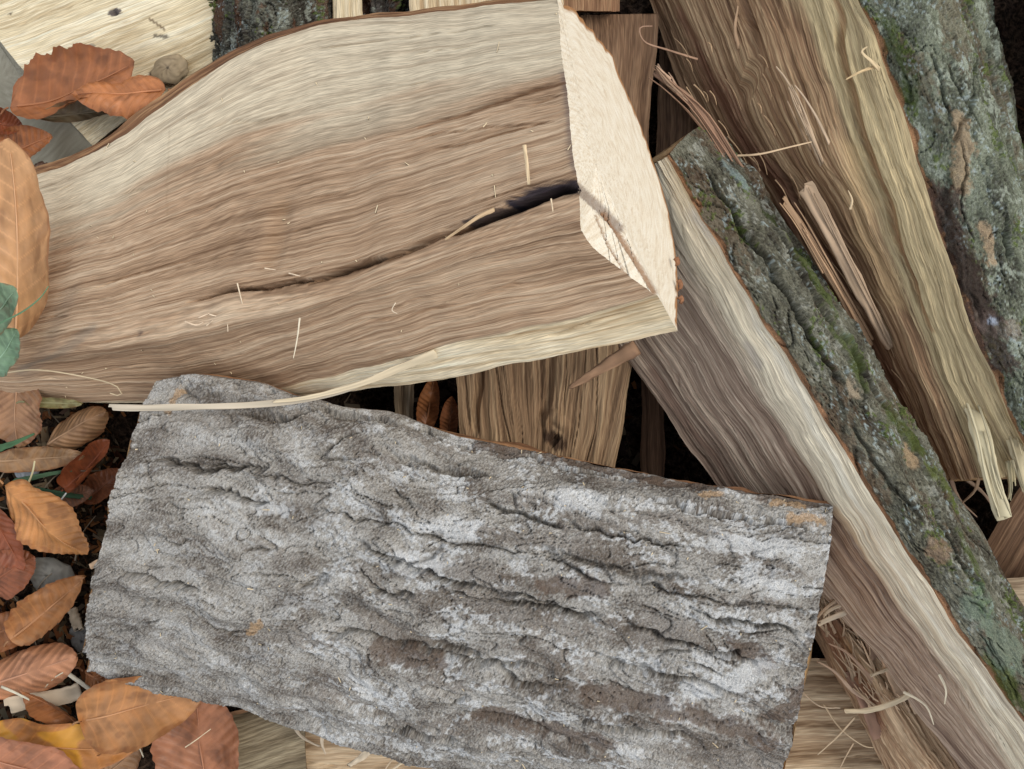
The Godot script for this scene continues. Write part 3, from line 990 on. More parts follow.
func log_c() -> void:
	var split := look({"off": 305.0, "dark": lin(112, 90, 76), "mid": lin(166, 142, 122), "light": lin(204, 184, 160), "sap": lin(226, 212, 184), "sap_a": -0.3, "sap_b": 0.30, "soft": 0.10, "rough": 1.1, "wavy": 1.4, "torn": 0.25})
	var crust := look({"kind": "bark", "off": 330.0, "dark": lin(60, 55, 46), "mid": lin(100, 97, 82), "light": lin(124, 121, 105), "sap": lin(156, 154, 140), "rim": lin(132, 98, 72), "lichen": 0.08, "moss": 0.14, "bare": 0.4, "fine": 0.9, "deep": 1.0, "rim_b": 0.0045})
	var under := look({"off": 345.0, "dark": lin(98, 76, 62), "mid": lin(140, 112, 90), "light": lin(170, 142, 116)})
	var end := look({"off": 349.0, "dark": lin(130, 96, 66), "mid": lin(176, 144, 106), "light": lin(204, 176, 138), "rim": lin(120, 88, 64)})
	var green := lin(76, 86, 40)
	var marks := [
		{"pts": [[705, 170], [745, 235], [800, 318], [850, 400]], "w": 0.0026, "d": 0.008, "wob": 0.002, "step": 0.0015, "reach": 0.01},
		{"pts": [[752, 205], [800, 280], [860, 370], [900, 430]], "w": 0.0028, "d": 0.008, "wob": 0.0025, "step": -0.0015, "reach": 0.01},
		{"pts": [[850, 420], [880, 470], [920, 520]], "w": 0.0016, "d": 0.005, "wob": 0.002},
		{"pts": [[930, 500], [955, 560], [985, 600]], "w": 0.0024, "d": 0.006, "wob": 0.003},
		{"pts": [[770, 215], [800, 265], [830, 315]], "w": 0.007, "amt": 0.75, "tint": green, "core": 0.3, "wob": 0.006, "d": -0.002},
		{"pts": [[834, 335], [862, 378]], "w": 0.008, "amt": 0.75, "tint": green, "core": 0.2, "wob": 0.008, "d": -0.002},
		{"pts": [[886, 412], [912, 448]], "w": 0.010, "amt": 0.75, "tint": green, "core": 0.2, "wob": 0.008, "d": -0.002},
		{"pts": [[925, 470], [946, 500]], "w": 0.007, "amt": 0.7, "tint": lin(92, 100, 48), "core": 0.2, "wob": 0.008, "d": -0.002},
		{"pts": [[960, 540], [975, 575]], "w": 0.007, "amt": 0.7, "tint": green, "core": 0.3, "wob": 0.006},
		{"pts": [[995, 665], [1018, 700]], "w": 0.008, "amt": 0.75, "tint": green, "core": 0.3, "wob": 0.006},
		{"pts": [[850, 385], [858, 395]], "w": 0.004, "amt": 0.7, "tint": lin(164, 146, 122), "core": 0.5, "wob": 0.003},
		{"pts": [[905, 450], [912, 462]], "w": 0.004, "amt": 0.8, "tint": lin(160, 136, 106), "core": 0.5, "wob": 0.003},
		{"pts": [[932, 545], [940, 555]], "w": 0.006, "amt": 0.7, "tint": lin(138, 114, 92), "core": 0.5, "wob": 0.004},
		{"pts": [[725, 165], [745, 190]], "w": 0.005, "amt": 0.5, "tint": lin(150, 165, 160), "core": 0.3, "wob": 0.004},
		{"pts": [[975, 600], [1000, 640], [1015, 660]], "w": 0.012, "amt": 0.5, "tint": lin(128, 144, 124), "core": 0.4, "wob": 0.006}]
	var sm := [
		{"pts": [[700, 210], [760, 330], [840, 470], [900, 570], [1000, 705]], "w": 0.0045, "amt": 0.55, "tint": lin(240, 230, 208), "core": 0.3, "wob": 0.002},
		{"pts": [[790, 450], [850, 545], [920, 640], [1000, 740]], "w": 0.0022, "d": 0.004, "wob": 0.001, "amt": 0.3, "tint": lin(150, 112, 76), "core": 0.2},
		{"pts": [[750, 345], [762, 362]], "w": 0.006, "amt": 0.4, "tint": lin(140, 128, 128), "core": 0.2, "wob": 0.003},
		{"pts": [[700, 215], [715, 240]], "w": 0.010, "amt": 0.4, "tint": lin(196, 192, 190), "core": 0.2, "wob": 0.003},
		{"pts": [[650, 372], [700, 440], [750, 500]], "w": 0.006, "amt": 0.4, "tint": lin(116, 84, 70), "core": 0.2, "wob": 0.003},
		{"pts": [[848, 535], [862, 555]], "w": 0.004, "amt": 0.4, "tint": lin(120, 108, 108), "core": 0.2, "wob": 0.003}]
	var r := log_piece({"called": "split_log", "label": "long diagonal split log with mossy grey bark along its upper edge", "nu": 330, "seed": 5.0, "jitter": 0.0007,
		"rails": {
			"far": [[712, 128, .135], [765, 190, .145], [850, 320, .16], [930, 450, .175], [990, 548, .19], [1060, 670, .205]],
			"crest": [[692, 134, .16], [760, 240, .175], [850, 385, .19], [930, 520, .205], [1000, 625, .217], [1080, 750, .23]],
			"edge": [[667, 157, .162], [740, 282, .177], [840, 445, .192], [900, 540, .202], [960, 632, .211], [1060, 775, .222]],
			"bright": [[645, 168, .150], [715, 295, .160], [815, 455, .176], [895, 578, .186], [1030, 775, .205]],
			"slope": [[590, 195, .105], [665, 320, .115], [765, 475, .13], [845, 590, .14], [1000, 785, .165]],
			"low": [[540, 218, .07], [622, 352, .085], [722, 492, .10], [800, 572, .11], [880, 662, .12], [975, 790, .13]],
			"keel": [[640, 210, .02], [1030, 770, .08]]},
		"faces": [
			{"called": "bark", "rails": ["far", "crest", "edge"], "nv": 150, "look": crust, "marks": marks},
			{"called": "split_face", "rails": ["edge", "bright", "slope", "low"], "nv": 300, "look": split, "marks": sm},
			{"called": "under_side", "rails": ["low", "keel", "far"], "nv": 20, "look": under, "smooth": false}],
		"caps": [{"rings": 24, "look": end}, {"rings": 6, "look": end}]})
	# torn fibres on the split face near the sawn end of the bark log
	var root: Node3D = r.root
	var b: Vector3 = r.base
	for q in [[[950, 650, .198], [962, 640, .206], [958, 628, .209]], [[938, 672, .185], [946, 690, .186], [944, 706, .184]], [[900, 690, .158], [925, 705, .165], [935, 728, .166]]]:
		strand("splinter", root, [at(q[0][0], q[0][1], q[0][2]) - b, at(q[1][0], q[1][1], q[1][2]) - b, at(q[2][0], q[2][1], q[2][2]) - b], 0.002, 0.0006, 0.001, lin(220, 202, 168), Vector3.UP, 14)

func log_d() -> void:
	var split := look({"off": 405.0, "dark": lin(86, 62, 47), "mid": lin(142, 111, 83), "light": lin(188, 160, 124), "sap": lin(188, 169, 130), "sap_a": 0.74, "sap_b": 1.6, "soft": 0.04, "rough": 0.9, "wavy": 2.0, "torn": 0.36})
	var crust := look({"kind": "bark", "off": 430.0, "dark": lin(62, 61, 52), "mid": lin(104, 107, 90), "light": lin(134, 138, 118), "sap": lin(158, 163, 146), "rim": lin(134, 100, 72), "lichen": 0.16, "moss": 0.14, "bare": 0.4, "fine": 1.2, "deep": 1.0, "rim_a": 0.005})
	var under := look({"off": 445.0, "dark": lin(84, 58, 44), "mid": lin(120, 88, 66), "light": lin(150, 114, 86)})
	var end := look({"off": 449.0, "dark": lin(120, 90, 62), "mid": lin(160, 128, 92), "light": lin(196, 164, 122), "rim": lin(110, 80, 60)})
	var brown := lin(76, 60, 54)
	var marks := [
		{"pts": [[948, 150], [958, 130], [975, 60]], "w": 0.0014, "d": 0.004, "wob": 0.002},
		{"pts": [[950, 165], [945, 200], [950, 250], [965, 300]], "w": 0.003, "d": 0.005, "wob": 0.003},
		{"pts": [[958, 122], [962, 150], [960, 190]], "w": 0.006, "amt": 0.85, "tint": lin(150, 130, 104), "core": 0.7, "wob": 0.003, "d": -0.002},
		{"pts": [[945, 195], [955, 250], [975, 300], [1000, 360]], "w": 0.010, "amt": 0.8, "tint": brown, "core": 0.6, "wob": 0.006, "d": 0.002},
		{"pts": [[985, 230], [992, 262]], "w": 0.004, "amt": 0.8, "tint": lin(170, 146, 116), "core": 0.5, "wob": 0.003},
		{"pts": [[985, 320], [1010, 330]], "w": 0.008, "amt": 0.5, "tint": lin(130, 110, 100), "core": 0.5, "wob": 0.004},
		{"pts": [[992, 322]], "w": 0.004, "amt": 0.85, "tint": lin(190, 196, 206), "core": 0.5, "wob": 0.002},
		{"pts": [[980, 30], [990, 80], [1010, 160]], "w": 0.0018, "d": 0.005, "wob": 0.002},
		{"pts": [[885, 20], [900, 60], [912, 100]], "w": 0.006, "amt": 0.6, "tint": lin(70, 82, 40), "core": 0.3, "wob": 0.005},
		{"pts": [[1000, 200], [1010, 260]], "w": 0.0018, "d": 0.005, "wob": 0.002}]
	var sm := [
		{"pts": [[835, 0], [852, 90], [880, 180], [905, 265], [930, 330]], "w": 0.0034, "d": 0.006, "wob": 0.0015, "amt": 0.5, "tint": lin(140, 90, 54), "core": 0.2},
		{"pts": [[745, 20], [760, 60], [748, 100]], "w": 0.006, "d": 0.006, "wob": 0.002},
		{"pts": [[775, 160], [800, 210], [830, 280]], "w": 0.003, "d": 0.008, "wob": 0.002},
		{"pts": [[700, 60], [760, 160], [830, 280], [920, 420]], "w": 0.016, "amt": 0.65, "tint": lin(108, 76, 58), "core": 0.2, "wob": 0.006},
		{"pts": [[690, 20], [740, 120], [800, 230]], "w": 0.018, "amt": 0.6, "tint": lin(122, 84, 66), "core": 0.2, "wob": 0.006},
		{"pts": [[850, 150], [860, 220], [890, 300]], "w": 0.012, "amt": 0.3, "tint": lin(206, 178, 130), "core": 0.2, "wob": 0.006}]
	var r := log_piece({"called": "split_log", "label": "torn fibrous split log with green-grey bark at its right side", "nu": 300, "seed": 7.0, "jitter": 0.0006,
		"rails": {
			"low": [[640, -30, .05], [690, 110, .058], [740, 192, .064], [800, 290, .07], [880, 402, .08], [938, 480, .085]],
			"belly": [[720, -30, .13], [785, 120, .138], [850, 250, .145], [910, 360, .148], [962, 478, .142]],
			"groove": [[808, -30, .165], [850, 100, .17], [885, 200, .172], [930, 330, .172], [990, 478, .162]],
			"edge": [[848, -30, .18], [893, 85, .185], [920, 170, .187], [950, 262, .19], [982, 352, .188], [1040, 478, .178]],
			"crest": [[925, -30, .195], [985, 150, .198], [1030, 300, .198], [1100, 478, .19]],
			"far": [[983, -30, .155], [1012, 90, .158], [1042, 220, .158], [1150, 478, .15]],
			"keel": [[800, -30, .02], [1010, 470, .03]]},
		"faces": [
			{"called": "split_face", "rails": ["low", "belly", "groove", "edge"], "nv": 380, "look": split, "marks": sm},
			{"called": "bark", "rails": ["edge", "crest", "far"], "nv": 160, "look": crust, "marks": marks},
			{"called": "under_side", "rails": ["far", "keel", "low"], "nv": 20, "look": under, "smooth": false}],
		"caps": [{"rings": 4, "look": end}, {"rings": 20, "look": end, "called": "torn_end"}]})
	var root: Node3D = r.root
	var b: Vector3 = r.base
	# splinters still hanging on the split face
	var list := [
		[[[800, 262, .125], [770, 215, .135], [735, 165, .145], [700, 112, .15], [672, 86, .152], [648, 68, .155]], .011, .004, .005, lin(150, 112, 84)],
		[[[690, 102, .150], [668, 84, .154], [655, 66, .158]], .004, .0008, .002, lin(176, 140, 108)],
		[[[684, 98, .150], [664, 74, .154], [657, 63, .157]], .003, .0008, .002, lin(186, 150, 120)],
		[[[680, 94, .150], [672, 78, .152], [668, 72, .152]], .003, .0006, .0015, lin(170, 134, 104)],
		[[[892, 352, .135], [850, 270, .168], [822, 215, .172], [803, 182, .172]], .006, .012, .004, lin(172, 142, 110)],
		[[[872, 350, .125], [830, 275, .163], [800, 225, .168], [780, 195, .170]], .006, .005, .003, lin(172, 134, 96)],
		[[[960, 372, .145], [980, 432, .178], [992, 480, .186], [1001, 508, .185], [1006, 522, .183]], .012, .010, .004, lin(196, 180, 140)],
		[[[1004, 405, .155], [1021, 465, .184], [1032, 502, .184]], .014, .005, .004, lin(186, 168, 128)],
		[[[1008, 460, .176], [1010, 485, .175], [1008, 500, .172]], .004, .0008, .0015, lin(200, 182, 136)],
		[[[980, 470, .155], [975, 490, .150], [960, 505, .14]], .003, .0008, .0015, lin(150, 120, 90)],
		[[[950, 478, .13], [960, 500, .12], [978, 518, .115]], .003, .0008, .0015, lin(130, 104, 82)],
		[[[965, 478, .13], [985, 495, .125], [1000, 520, .12]], .003, .0008, .0015, lin(136, 110, 86)],
		[[[942, 478, .12], [948, 492, .118], [960, 498, .115]], .003, .0008, .0015, lin(120, 96, 76)],
		[[[832, 190, .135], [810, 138, .168], [797, 106, .172], [787, 84, .172]], .0036, .0008, .002, lin(186, 156, 122)],
		[[[845, 180, .135], [822, 128, .170], [806, 100, .173], [792, 82, .172]], .0030, .0008, .0016, lin(200, 170, 136)],
		[[[824, 176, .130], [798, 124, .167], [786, 98, .169]], .0026, .0008, .0016, lin(176, 144, 110)],
		[[[814, 136, .135], [790, 86, .170], [774, 64, .168]], .0030, .0008, .0016, lin(190, 160, 126)],
		[[[700, 60, .11], [668, 50, .12], [645, 42, .125], [640, 28, .128], [655, 26, .126]], .0016, .0008, .001, lin(170, 130, 100)],
		[[[740, 50, .125], [735, 30, .132], [738, 5, .134]], .003, .001, .0015, lin(176, 140, 104)],
		[[[880, 70, .19], [872, 62, .196], [862, 52, .198], [868, 46, .197]], .003, .0008, .0012, lin(214, 184, 136)],
		[[[876, 66, .19], [860, 72, .196], [845, 80, .196]], .0025, .0008, .0012, lin(206, 172, 120)],
		[[[850, 210, .168], [852, 200, .172], [848, 190, .174]], .002, .0006, .001, lin(214, 184, 140)]]
	for e in list:
		var pts := []
		for q in e[0]:
			pts.append(at(q[0], q[1], q[2]) - b)
		strand("splinter", root, pts, e[1], e[2], e[3], e[4], Vector3(0, 1, 0.1), 30, 0.15)
		if e[1] > 0.0035:
			for y in 7:
				var off := Vector3(rng.randf_range(-0.5, 0.5) * e[1], rng.randf_range(0.2, 0.6) * e[3], rng.randf_range(-0.4, 0.4) * e[1])
				var p2 := []
				var upto: int = pts.size() if y % 2 else maxi(pts.size() - 1, 2)
				for q in range(0 if y < 4 else mini(1, upto - 2), upto):
					p2.append(pts[q] + off + Vector3(rng.randf_range(-1, 1), rng.randf_range(0, 1.5), rng.randf_range(-1, 1)) * 0.001)
				strand("fibre", root, p2, rng.randf_range(0.001, 0.0026), 0.0006, 0.0012, e[4] * rng.randf_range(0.7, 1.25), Vector3.UP, 16)
	# many thin fibres standing off the torn grain
	for k in 60:
		var x := rng.randf_range(0.05, 0.95)
		var px := lerpf(700.0, 930.0, x) + rng.randf_range(-60, 60)
		var py := lerpf(10.0, 440.0, x)
		var h0 := 0.128 + 0.022 * clampf((px - lerpf(690, 930, x)) / 80.0, -0.6, 1.4)
		var ln := rng.randf_range(14, 48)
		var a := at(px, py, h0)
		var c := at(px + ln * 0.5 + rng.randf_range(-6, 6), py + ln * 0.85, h0 + 0.006)
		strand("fibre", root, [a - b, a.lerp(c, 0.5) + Vector3(0, 0.004, 0) - b, c - b], rng.randf_range(0.0006, 0.0016), 0.0004, 0.0007, lin(176, 140, 100) * rng.randf_range(0.7, 1.3), Vector3.UP, 10)

func log_e() -> void:
	var split := look({"off": 505.0, "dark": lin(112, 84, 62), "mid": lin(162, 130, 100), "light": lin(200, 172, 138), "rough": 1.5, "wavy": 2.5, "torn": 0.7})
	var under := look({"off": 545.0, "dark": lin(84, 58, 44), "mid": lin(120, 88, 66), "light": lin(150, 114, 86)})
	var end := look({"off": 549.0, "dark": lin(120, 90, 62), "mid": lin(160, 128, 92), "light": lin(196, 164, 122), "rim": lin(110, 80, 60)})
	var r := log_piece({"called": "split_log", "label": "frayed split log at lower right, tucked under the diagonal log with mossy bark", "nu": 200, "seed": 9.0, "jitter": 0.001,
		"rails": {
			"left": [[790, 575, .075], [815, 640, .08], [850, 705, .085], [885, 770, .09], [905, 810, .092]],
			"crest": [[815, 570, .095], [850, 640, .10], [890, 705, .108], [930, 770, .112], [955, 815, .115]],
			"right": [[850, 560, .085], [900, 640, .09], [950, 705, .095], [1000, 790, .10]],
			"keel": [[830, 580, .02], [940, 790, .03]]},
		"faces": [
			{"called": "split_face", "rails": ["left", "crest", "right"], "nv": 130, "look": split, "marks": [
				{"pts": [[830, 625], [855, 680], [880, 720]], "w": 0.010, "amt": 0.6, "tint": lin(140, 92, 70), "core": 0.5, "wob": 0.005, "d": 0.004},
				{"pts": [[855, 600], [880, 660], [905, 700]], "w": 0.003, "d": 0.006, "wob": 0.002}]},
			{"called": "under_side", "rails": ["right", "keel", "left"], "nv": 16, "look": under, "smooth": false}],
		"caps": [{"rings": 12, "look": end, "called": "torn_end"}, {"rings": 4, "look": end}]})
	var root: Node3D = r.root
	var b: Vector3 = r.base
	var list := [
		[[[866, 620, .115], [850, 612, .125], [832, 618, .13], [818, 624, .132]], .005, .003, .002, lin(214, 192, 160)],
		[[[864, 612, .115], [848, 604, .125], [830, 610, .128], [822, 618, .13]], .004, .002, .002, lin(204, 180, 146)],
		[[[850, 594, .11], [836, 600, .125], [822, 612, .128], [814, 622, .13]], .004, .0015, .002, lin(186, 156, 122)],
		[[[918, 686, .125], [900, 700, .132], [870, 710, .134], [842, 711, .132]], .0045, .003, .002, lin(216, 192, 152)],
		[[[846, 582, .105], [842, 592, .12], [860, 604, .125], [868, 612, .128]], .003, .001, .0015, lin(196, 168, 132)],
		[[[890, 668, .12], [880, 672, .126], [870, 676, .128]], .003, .002, .0015, lin(200, 176, 140)],
		[[[900, 640, .115], [880, 632, .126], [864, 630, .128]], .0015, .0008, .001, lin(206, 180, 144)],
		[[[870, 700, .108], [852, 690, .115], [835, 672, .118], [815, 660, .118]], .004, .001, .002, lin(184, 152, 122)],
		[[[880, 690, .11], [862, 668, .117], [846, 652, .12], [826, 642, .12]], .004, .001, .002, lin(176, 140, 110)],
		[[[875, 660, .11], [866, 640, .118], [852, 628, .122]], .006, .002, .002, lin(168, 132, 104)],
		[[[905, 700, .112], [890, 672, .12], [880, 640, .124], [872, 620, .126]], .009, .004, .003, lin(182, 148, 114)],
		[[[920, 715, .115], [905, 680, .122], [890, 645, .126], [880, 622, .126]], .008, .003, .003, lin(196, 164, 128)],
		[[[880, 740, .10], [862, 700, .108], [845, 672, .112]], .010, .004, .003, lin(150, 112, 88)],
		[[[822, 702, .10], [840, 728, .105], [862, 745, .108], [876, 748, .108]], .0012, .0008, .001, lin(196, 168, 130)],
		[[[856, 716, .112], [838, 736, .112], [816, 756, .108]], .0014, .0008, .001, lin(200, 172, 134)],
		[[[800, 690, .10], [820, 706, .108], [842, 708, .112]], .0014, .0008, .001, lin(206, 180, 146)],
		[[[854, 742, .105], [846, 756, .104], [840, 768, .10]], .0012, .0008, .001, lin(190, 160, 124)]]
	for e in list:
		var pts := []
		for q in e[0]:
			pts.append(at(q[0], q[1], q[2]) - b)
		strand("splinter", root, pts, e[1], e[2], e[3], e[4], Vector3(0, 1, 0.1), 24, 0.4)
	for k in 70:
		var x := rng.randf_range(0.0, 0.75)
		var px := lerpf(820.0, 915.0, x) + rng.randf_range(-22, 30)
		var py := lerpf(590.0, 760.0, x)
		var ln := rng.randf_range(10, 46)
		var an := 1.02 + rng.randf_range(-0.35, 0.45)
		var a := at(px, py, 0.104 + 0.008 * x)
		var c := at(px - ln * cos(an), py - ln * sin(an), 0.118)
		strand("fibre", root, [a - b, a.lerp(c, 0.5) + Vector3(0, rng.randf_range(0.002, 0.006), rng.randf_range(-0.003, 0.003)) - b, c - b], rng.randf_range(0.0007, 0.003), 0.0005, 0.0008, lin(190, 158, 122) * rng.randf_range(0.65, 1.2), Vector3.UP, 10)

func simple_log(label: String, left: Array, right: Array, l: Look, nu := 120, nv := 110, depth := 0.05, called := "split_log", crest := [], marks := []) -> Dictionary:
	# a piece lying deeper in the pile: its upper side, two flanks and the ends
	var e := plain_end(l.off + 4.0, l.dark, l.mid, l.light, l.dark)
	var rails := {"left": left}
	var top := ["left"]
	if crest.size() > 0:
		rails["crest"] = crest
		top.append("crest")
	rails["right"] = right
	top.append("right")
	var low := []
	for k in right.size():
		low.append([(right[k][0] + left[mini(k, left.size() - 1)][0]) * 0.5, (right[k][1] + left[mini(k, left.size() - 1)][1]) * 0.5, maxf(right[k][2] - depth, 0.0)])
	rails["keel"] = low
	var nm := "bark" if l.kind == "bark" else "split_face"
	return log_piece({"called": called, "label": label, "nu": nu, "seed": l.off, "rails": rails,
		"faces": [{"called": nm, "rails": top, "nv": nv, "look": l, "marks": marks}, {"called": "under_side", "rails": ["right", "keel", "left"], "nv": 12, "look": look({"off": l.off + 8.0, "dark": lin(84, 58, 44), "mid": lin(130, 96, 70), "light": lin(160, 124, 92)}), "smooth": false}],
		"caps": [{"rings": 10, "look": e}, {"rings": 10, "look": e}]})

func hidden_logs() -> void:
	var grey_bark := {"kind": "bark", "dark": lin(40, 36, 32), "mid": lin(78, 74, 64), "light": lin(120, 120, 106), "sap": lin(150, 152, 138), "rim": lin(120, 80, 54), "lichen": 0.10, "moss": 0.16, "fine": 0.8, "deep": 1.3}
	# pale split log in the upper left corner with its grey sawn end
	var face_l := look({"off": 605.0, "dark": lin(176, 152, 116), "mid": lin(218, 200, 164), "light": lin(236, 224, 196), "rough": 0.8, "wavy": 0.8})
	var grey := look({"off": 611.0, "dark": lin(132, 124, 106), "mid": lin(162, 154, 134), "light": lin(184, 176, 156), "rim": lin(110, 100, 88)})
	log_piece({"called": "split_log", "label": "pale split log with weathered grey sawn end in the upper left corner", "nu": 130, "seed": 11.0,
		"rails": {
			"top": [[-26, 8, .075], [60, -26, .08], [205, -80, .085]],
			"mid": [[33, 80, .085], [120, 46, .088], [250, -8, .09]],
			"low": [[92, 146, .075], [150, 105, .075], [235, 62, .075]],
			"keel": [[22, 200, .005], [200, 120, .01]],
			"keel_far": [[-70, 100, .005], [120, 0, .01]]},
		"faces": [
			{"called": "split_face", "rails": ["top", "mid", "low"], "nv": 150, "look": face_l, "marks": [
				{"pts": [[112, 14], [118, 12]], "w": 0.0034, "amt": 0.9, "tint": lin(62, 52, 58), "core": 0.7, "wob": 0.001, "d": 0.003},
				{"pts": [[84, 49], [92, 46]], "w": 0.0026, "amt": 0.7, "tint": lin(120, 116, 110), "core": 0.5, "wob": 0.001},
				{"pts": [[130, 40], [160, 70], [195, 60]], "w": 0.02, "amt": 0.35, "tint": lin(168, 144, 108), "core": 0.2, "wob": 0.006},
				{"pts": [[9, 14]], "w": 0.0018, "amt": 0.8, "tint": lin(60, 46, 36), "core": 0.5, "wob": 0.001},
				{"pts": [[150, 20], [165, 30]], "w": 0.0012, "amt": 0.8, "tint": lin(96, 74, 52), "core": 0.5, "wob": 0.001},
				{"pts": [[155, 36], [168, 38]], "w": 0.0018, "amt": 0.8, "tint": lin(84, 74, 62), "core": 0.5, "wob": 0.002}]},
			{"called": "under_side", "rails": ["low", "keel", "keel_far", "top"], "nv": 20, "look": face_l, "smooth": false}],
		"caps": [{"rings": 40, "look": grey}, {"rings": 4, "look": grey}]})
	# dark bark log behind it
	simple_log("dark bark-covered log with green algae between the pale log and the big log", [[203, -40, .085], [213, 120, .07]], [[330, -40, .09], [338, 120, .075]], look(grey_bark.merged({"off": 625.0})), 180, 150, 0.06, "bark_covered_log", [[265, -40, .125], [275, 120, .10]])
	simple_log("narrow pale split log peeping out above the big log's top edge", [[329, -40, .09], [336, 70, .085]], [[362, -40, .085], [364, 70, .08]], look({"off": 640.0, "dark": lin(150, 120, 88), "mid": lin(206, 186, 150), "light": lin(230, 214, 184)}), 90, 50)
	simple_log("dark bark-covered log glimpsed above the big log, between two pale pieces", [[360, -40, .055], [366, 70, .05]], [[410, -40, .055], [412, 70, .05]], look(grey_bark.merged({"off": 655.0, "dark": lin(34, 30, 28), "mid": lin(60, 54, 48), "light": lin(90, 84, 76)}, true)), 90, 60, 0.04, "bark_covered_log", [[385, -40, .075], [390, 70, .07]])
	simple_log("pale split log with orange edge above the middle of the big log's top edge", [[407, -40, .10], [412, 60, .09]], [[560, -60, .10], [565, 40, .09]], look({"off": 670.0, "dark": lin(160, 124, 86), "mid": lin(212, 188, 150), "light": lin(232, 216, 186)}), 90, 110)
	# between the big log's sawn end and the torn log
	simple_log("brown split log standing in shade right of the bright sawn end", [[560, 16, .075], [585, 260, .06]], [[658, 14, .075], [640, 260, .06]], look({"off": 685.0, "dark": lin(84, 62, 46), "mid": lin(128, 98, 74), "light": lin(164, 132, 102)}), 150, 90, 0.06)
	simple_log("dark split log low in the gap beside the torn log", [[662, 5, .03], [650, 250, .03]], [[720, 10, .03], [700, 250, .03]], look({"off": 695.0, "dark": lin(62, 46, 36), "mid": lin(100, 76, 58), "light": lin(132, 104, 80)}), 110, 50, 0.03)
	simple_log("short brown split log at the top edge beside the bright sawn end", [[555, -60, .09], [560, 12, .09]], [[622, -60, .09], [620, 12, .09]], look({"off": 705.0, "dark": lin(96, 66, 46), "mid": lin(138, 102, 74), "light": lin(170, 134, 100)}), 60, 60, 0.06)
	# in the gap under the big log
	simple_log("tan split log with wavy grain and a round knot between the two big logs", [[452, 330, .075], [468, 540, .075]], [[640, 315, .085], [604, 545, .08]], look({"off": 715.0, "dark": lin(100, 76, 56), "mid": lin(150, 121, 92), "light": lin(188, 159, 124), "rough": 1.6, "wavy": 2.4, "torn": 0.25}), 150, 230, 0.06, "split_log", [], [
		{"pts": [[552, 438], [557, 442]], "w": 0.0075, "amt": 0.9, "tint": lin(62, 44, 34), "core": 0.6, "wob": 0.001, "d": 0.006},
		{"pts": [[538, 425], [555, 415], [570, 430]], "w": 0.005, "d": -0.003, "wob": 0.002},
		{"pts": [[555, 345], [548, 400], [540, 425]], "w": 0.004, "d": 0.004, "wob": 0.002},
		{"pts": [[480, 360], [474, 440]], "w": 0.003, "d": 0.005, "wob": 0.001}])
	simple_log("thin weathered split log glimpsed left of the knotted log", [[392, 350, .05], [398, 470, .05]], [[412, 350, .055], [416, 470, .055]], look({"off": 725.0, "dark": lin(120, 96, 72), "mid": lin(164, 140, 112), "light": lin(206, 186, 158)}), 70, 30, 0.04)
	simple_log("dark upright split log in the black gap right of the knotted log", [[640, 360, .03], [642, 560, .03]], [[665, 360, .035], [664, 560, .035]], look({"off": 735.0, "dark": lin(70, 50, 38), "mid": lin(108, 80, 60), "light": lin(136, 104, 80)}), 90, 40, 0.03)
	# along the lower edge
	simple_log("small weathered olive-grey split log at the bottom edge beside a brown leaf", [[196, 722, .06], [250, 706, .062], [305, 690, .065]], [[200, 840, .06], [250, 826, .062], [306, 812, .065]], look({"off": 745.0, "dark": lin(78, 66, 50), "mid": lin(124, 109, 86), "light": lin(158, 143, 116), "rough": 2.0, "wavy": 0.6}), 80, 110, 0.05)
	simple_log("pale tan split log under the bark-covered log along the bottom edge", [[300, 680, .05], [600, 670, .06], [900, 655, .055]], [[298, 880, .052], [600, 880, .06], [900, 860, .055]], look({"off": 755.0, "dark": lin(130, 102, 74), "mid": lin(178, 150, 118), "light": lin(212, 188, 154), "rough": 1.4, "wavy": 1.4, "torn": 0.3}), 240, 150, 0.05)
	# right edge
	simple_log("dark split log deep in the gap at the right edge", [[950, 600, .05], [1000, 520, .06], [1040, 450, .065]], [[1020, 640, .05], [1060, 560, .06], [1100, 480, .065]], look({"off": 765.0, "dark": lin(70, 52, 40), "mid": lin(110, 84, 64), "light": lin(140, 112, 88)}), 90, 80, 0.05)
	simple_log("bark-covered log at the upper right corner, beyond the dark gap", [[1026, -90, .17], [1050, 60, .165], [1078, 170, .16]], [[1180, -90, .17], [1200, 60, .165], [1220, 170, .16]], look(grey_bark.merged({"off": 785.0})), 80, 70, 0.14, "bark_covered_log", [[1100, -90, .215], [1120, 60, .21], [1140, 170, .205]])
	simple_log("pale split log end poking in at the right edge beside the mossy bark", [[1000, 578, .10], [1090, 572, .10]], [[1004, 640, .10], [1090, 660, .10]], look({"off": 775.0, "dark": lin(120, 100, 80), "mid": lin(158, 138, 112), "light": lin(184, 166, 140)}), 50, 50, 0.05)

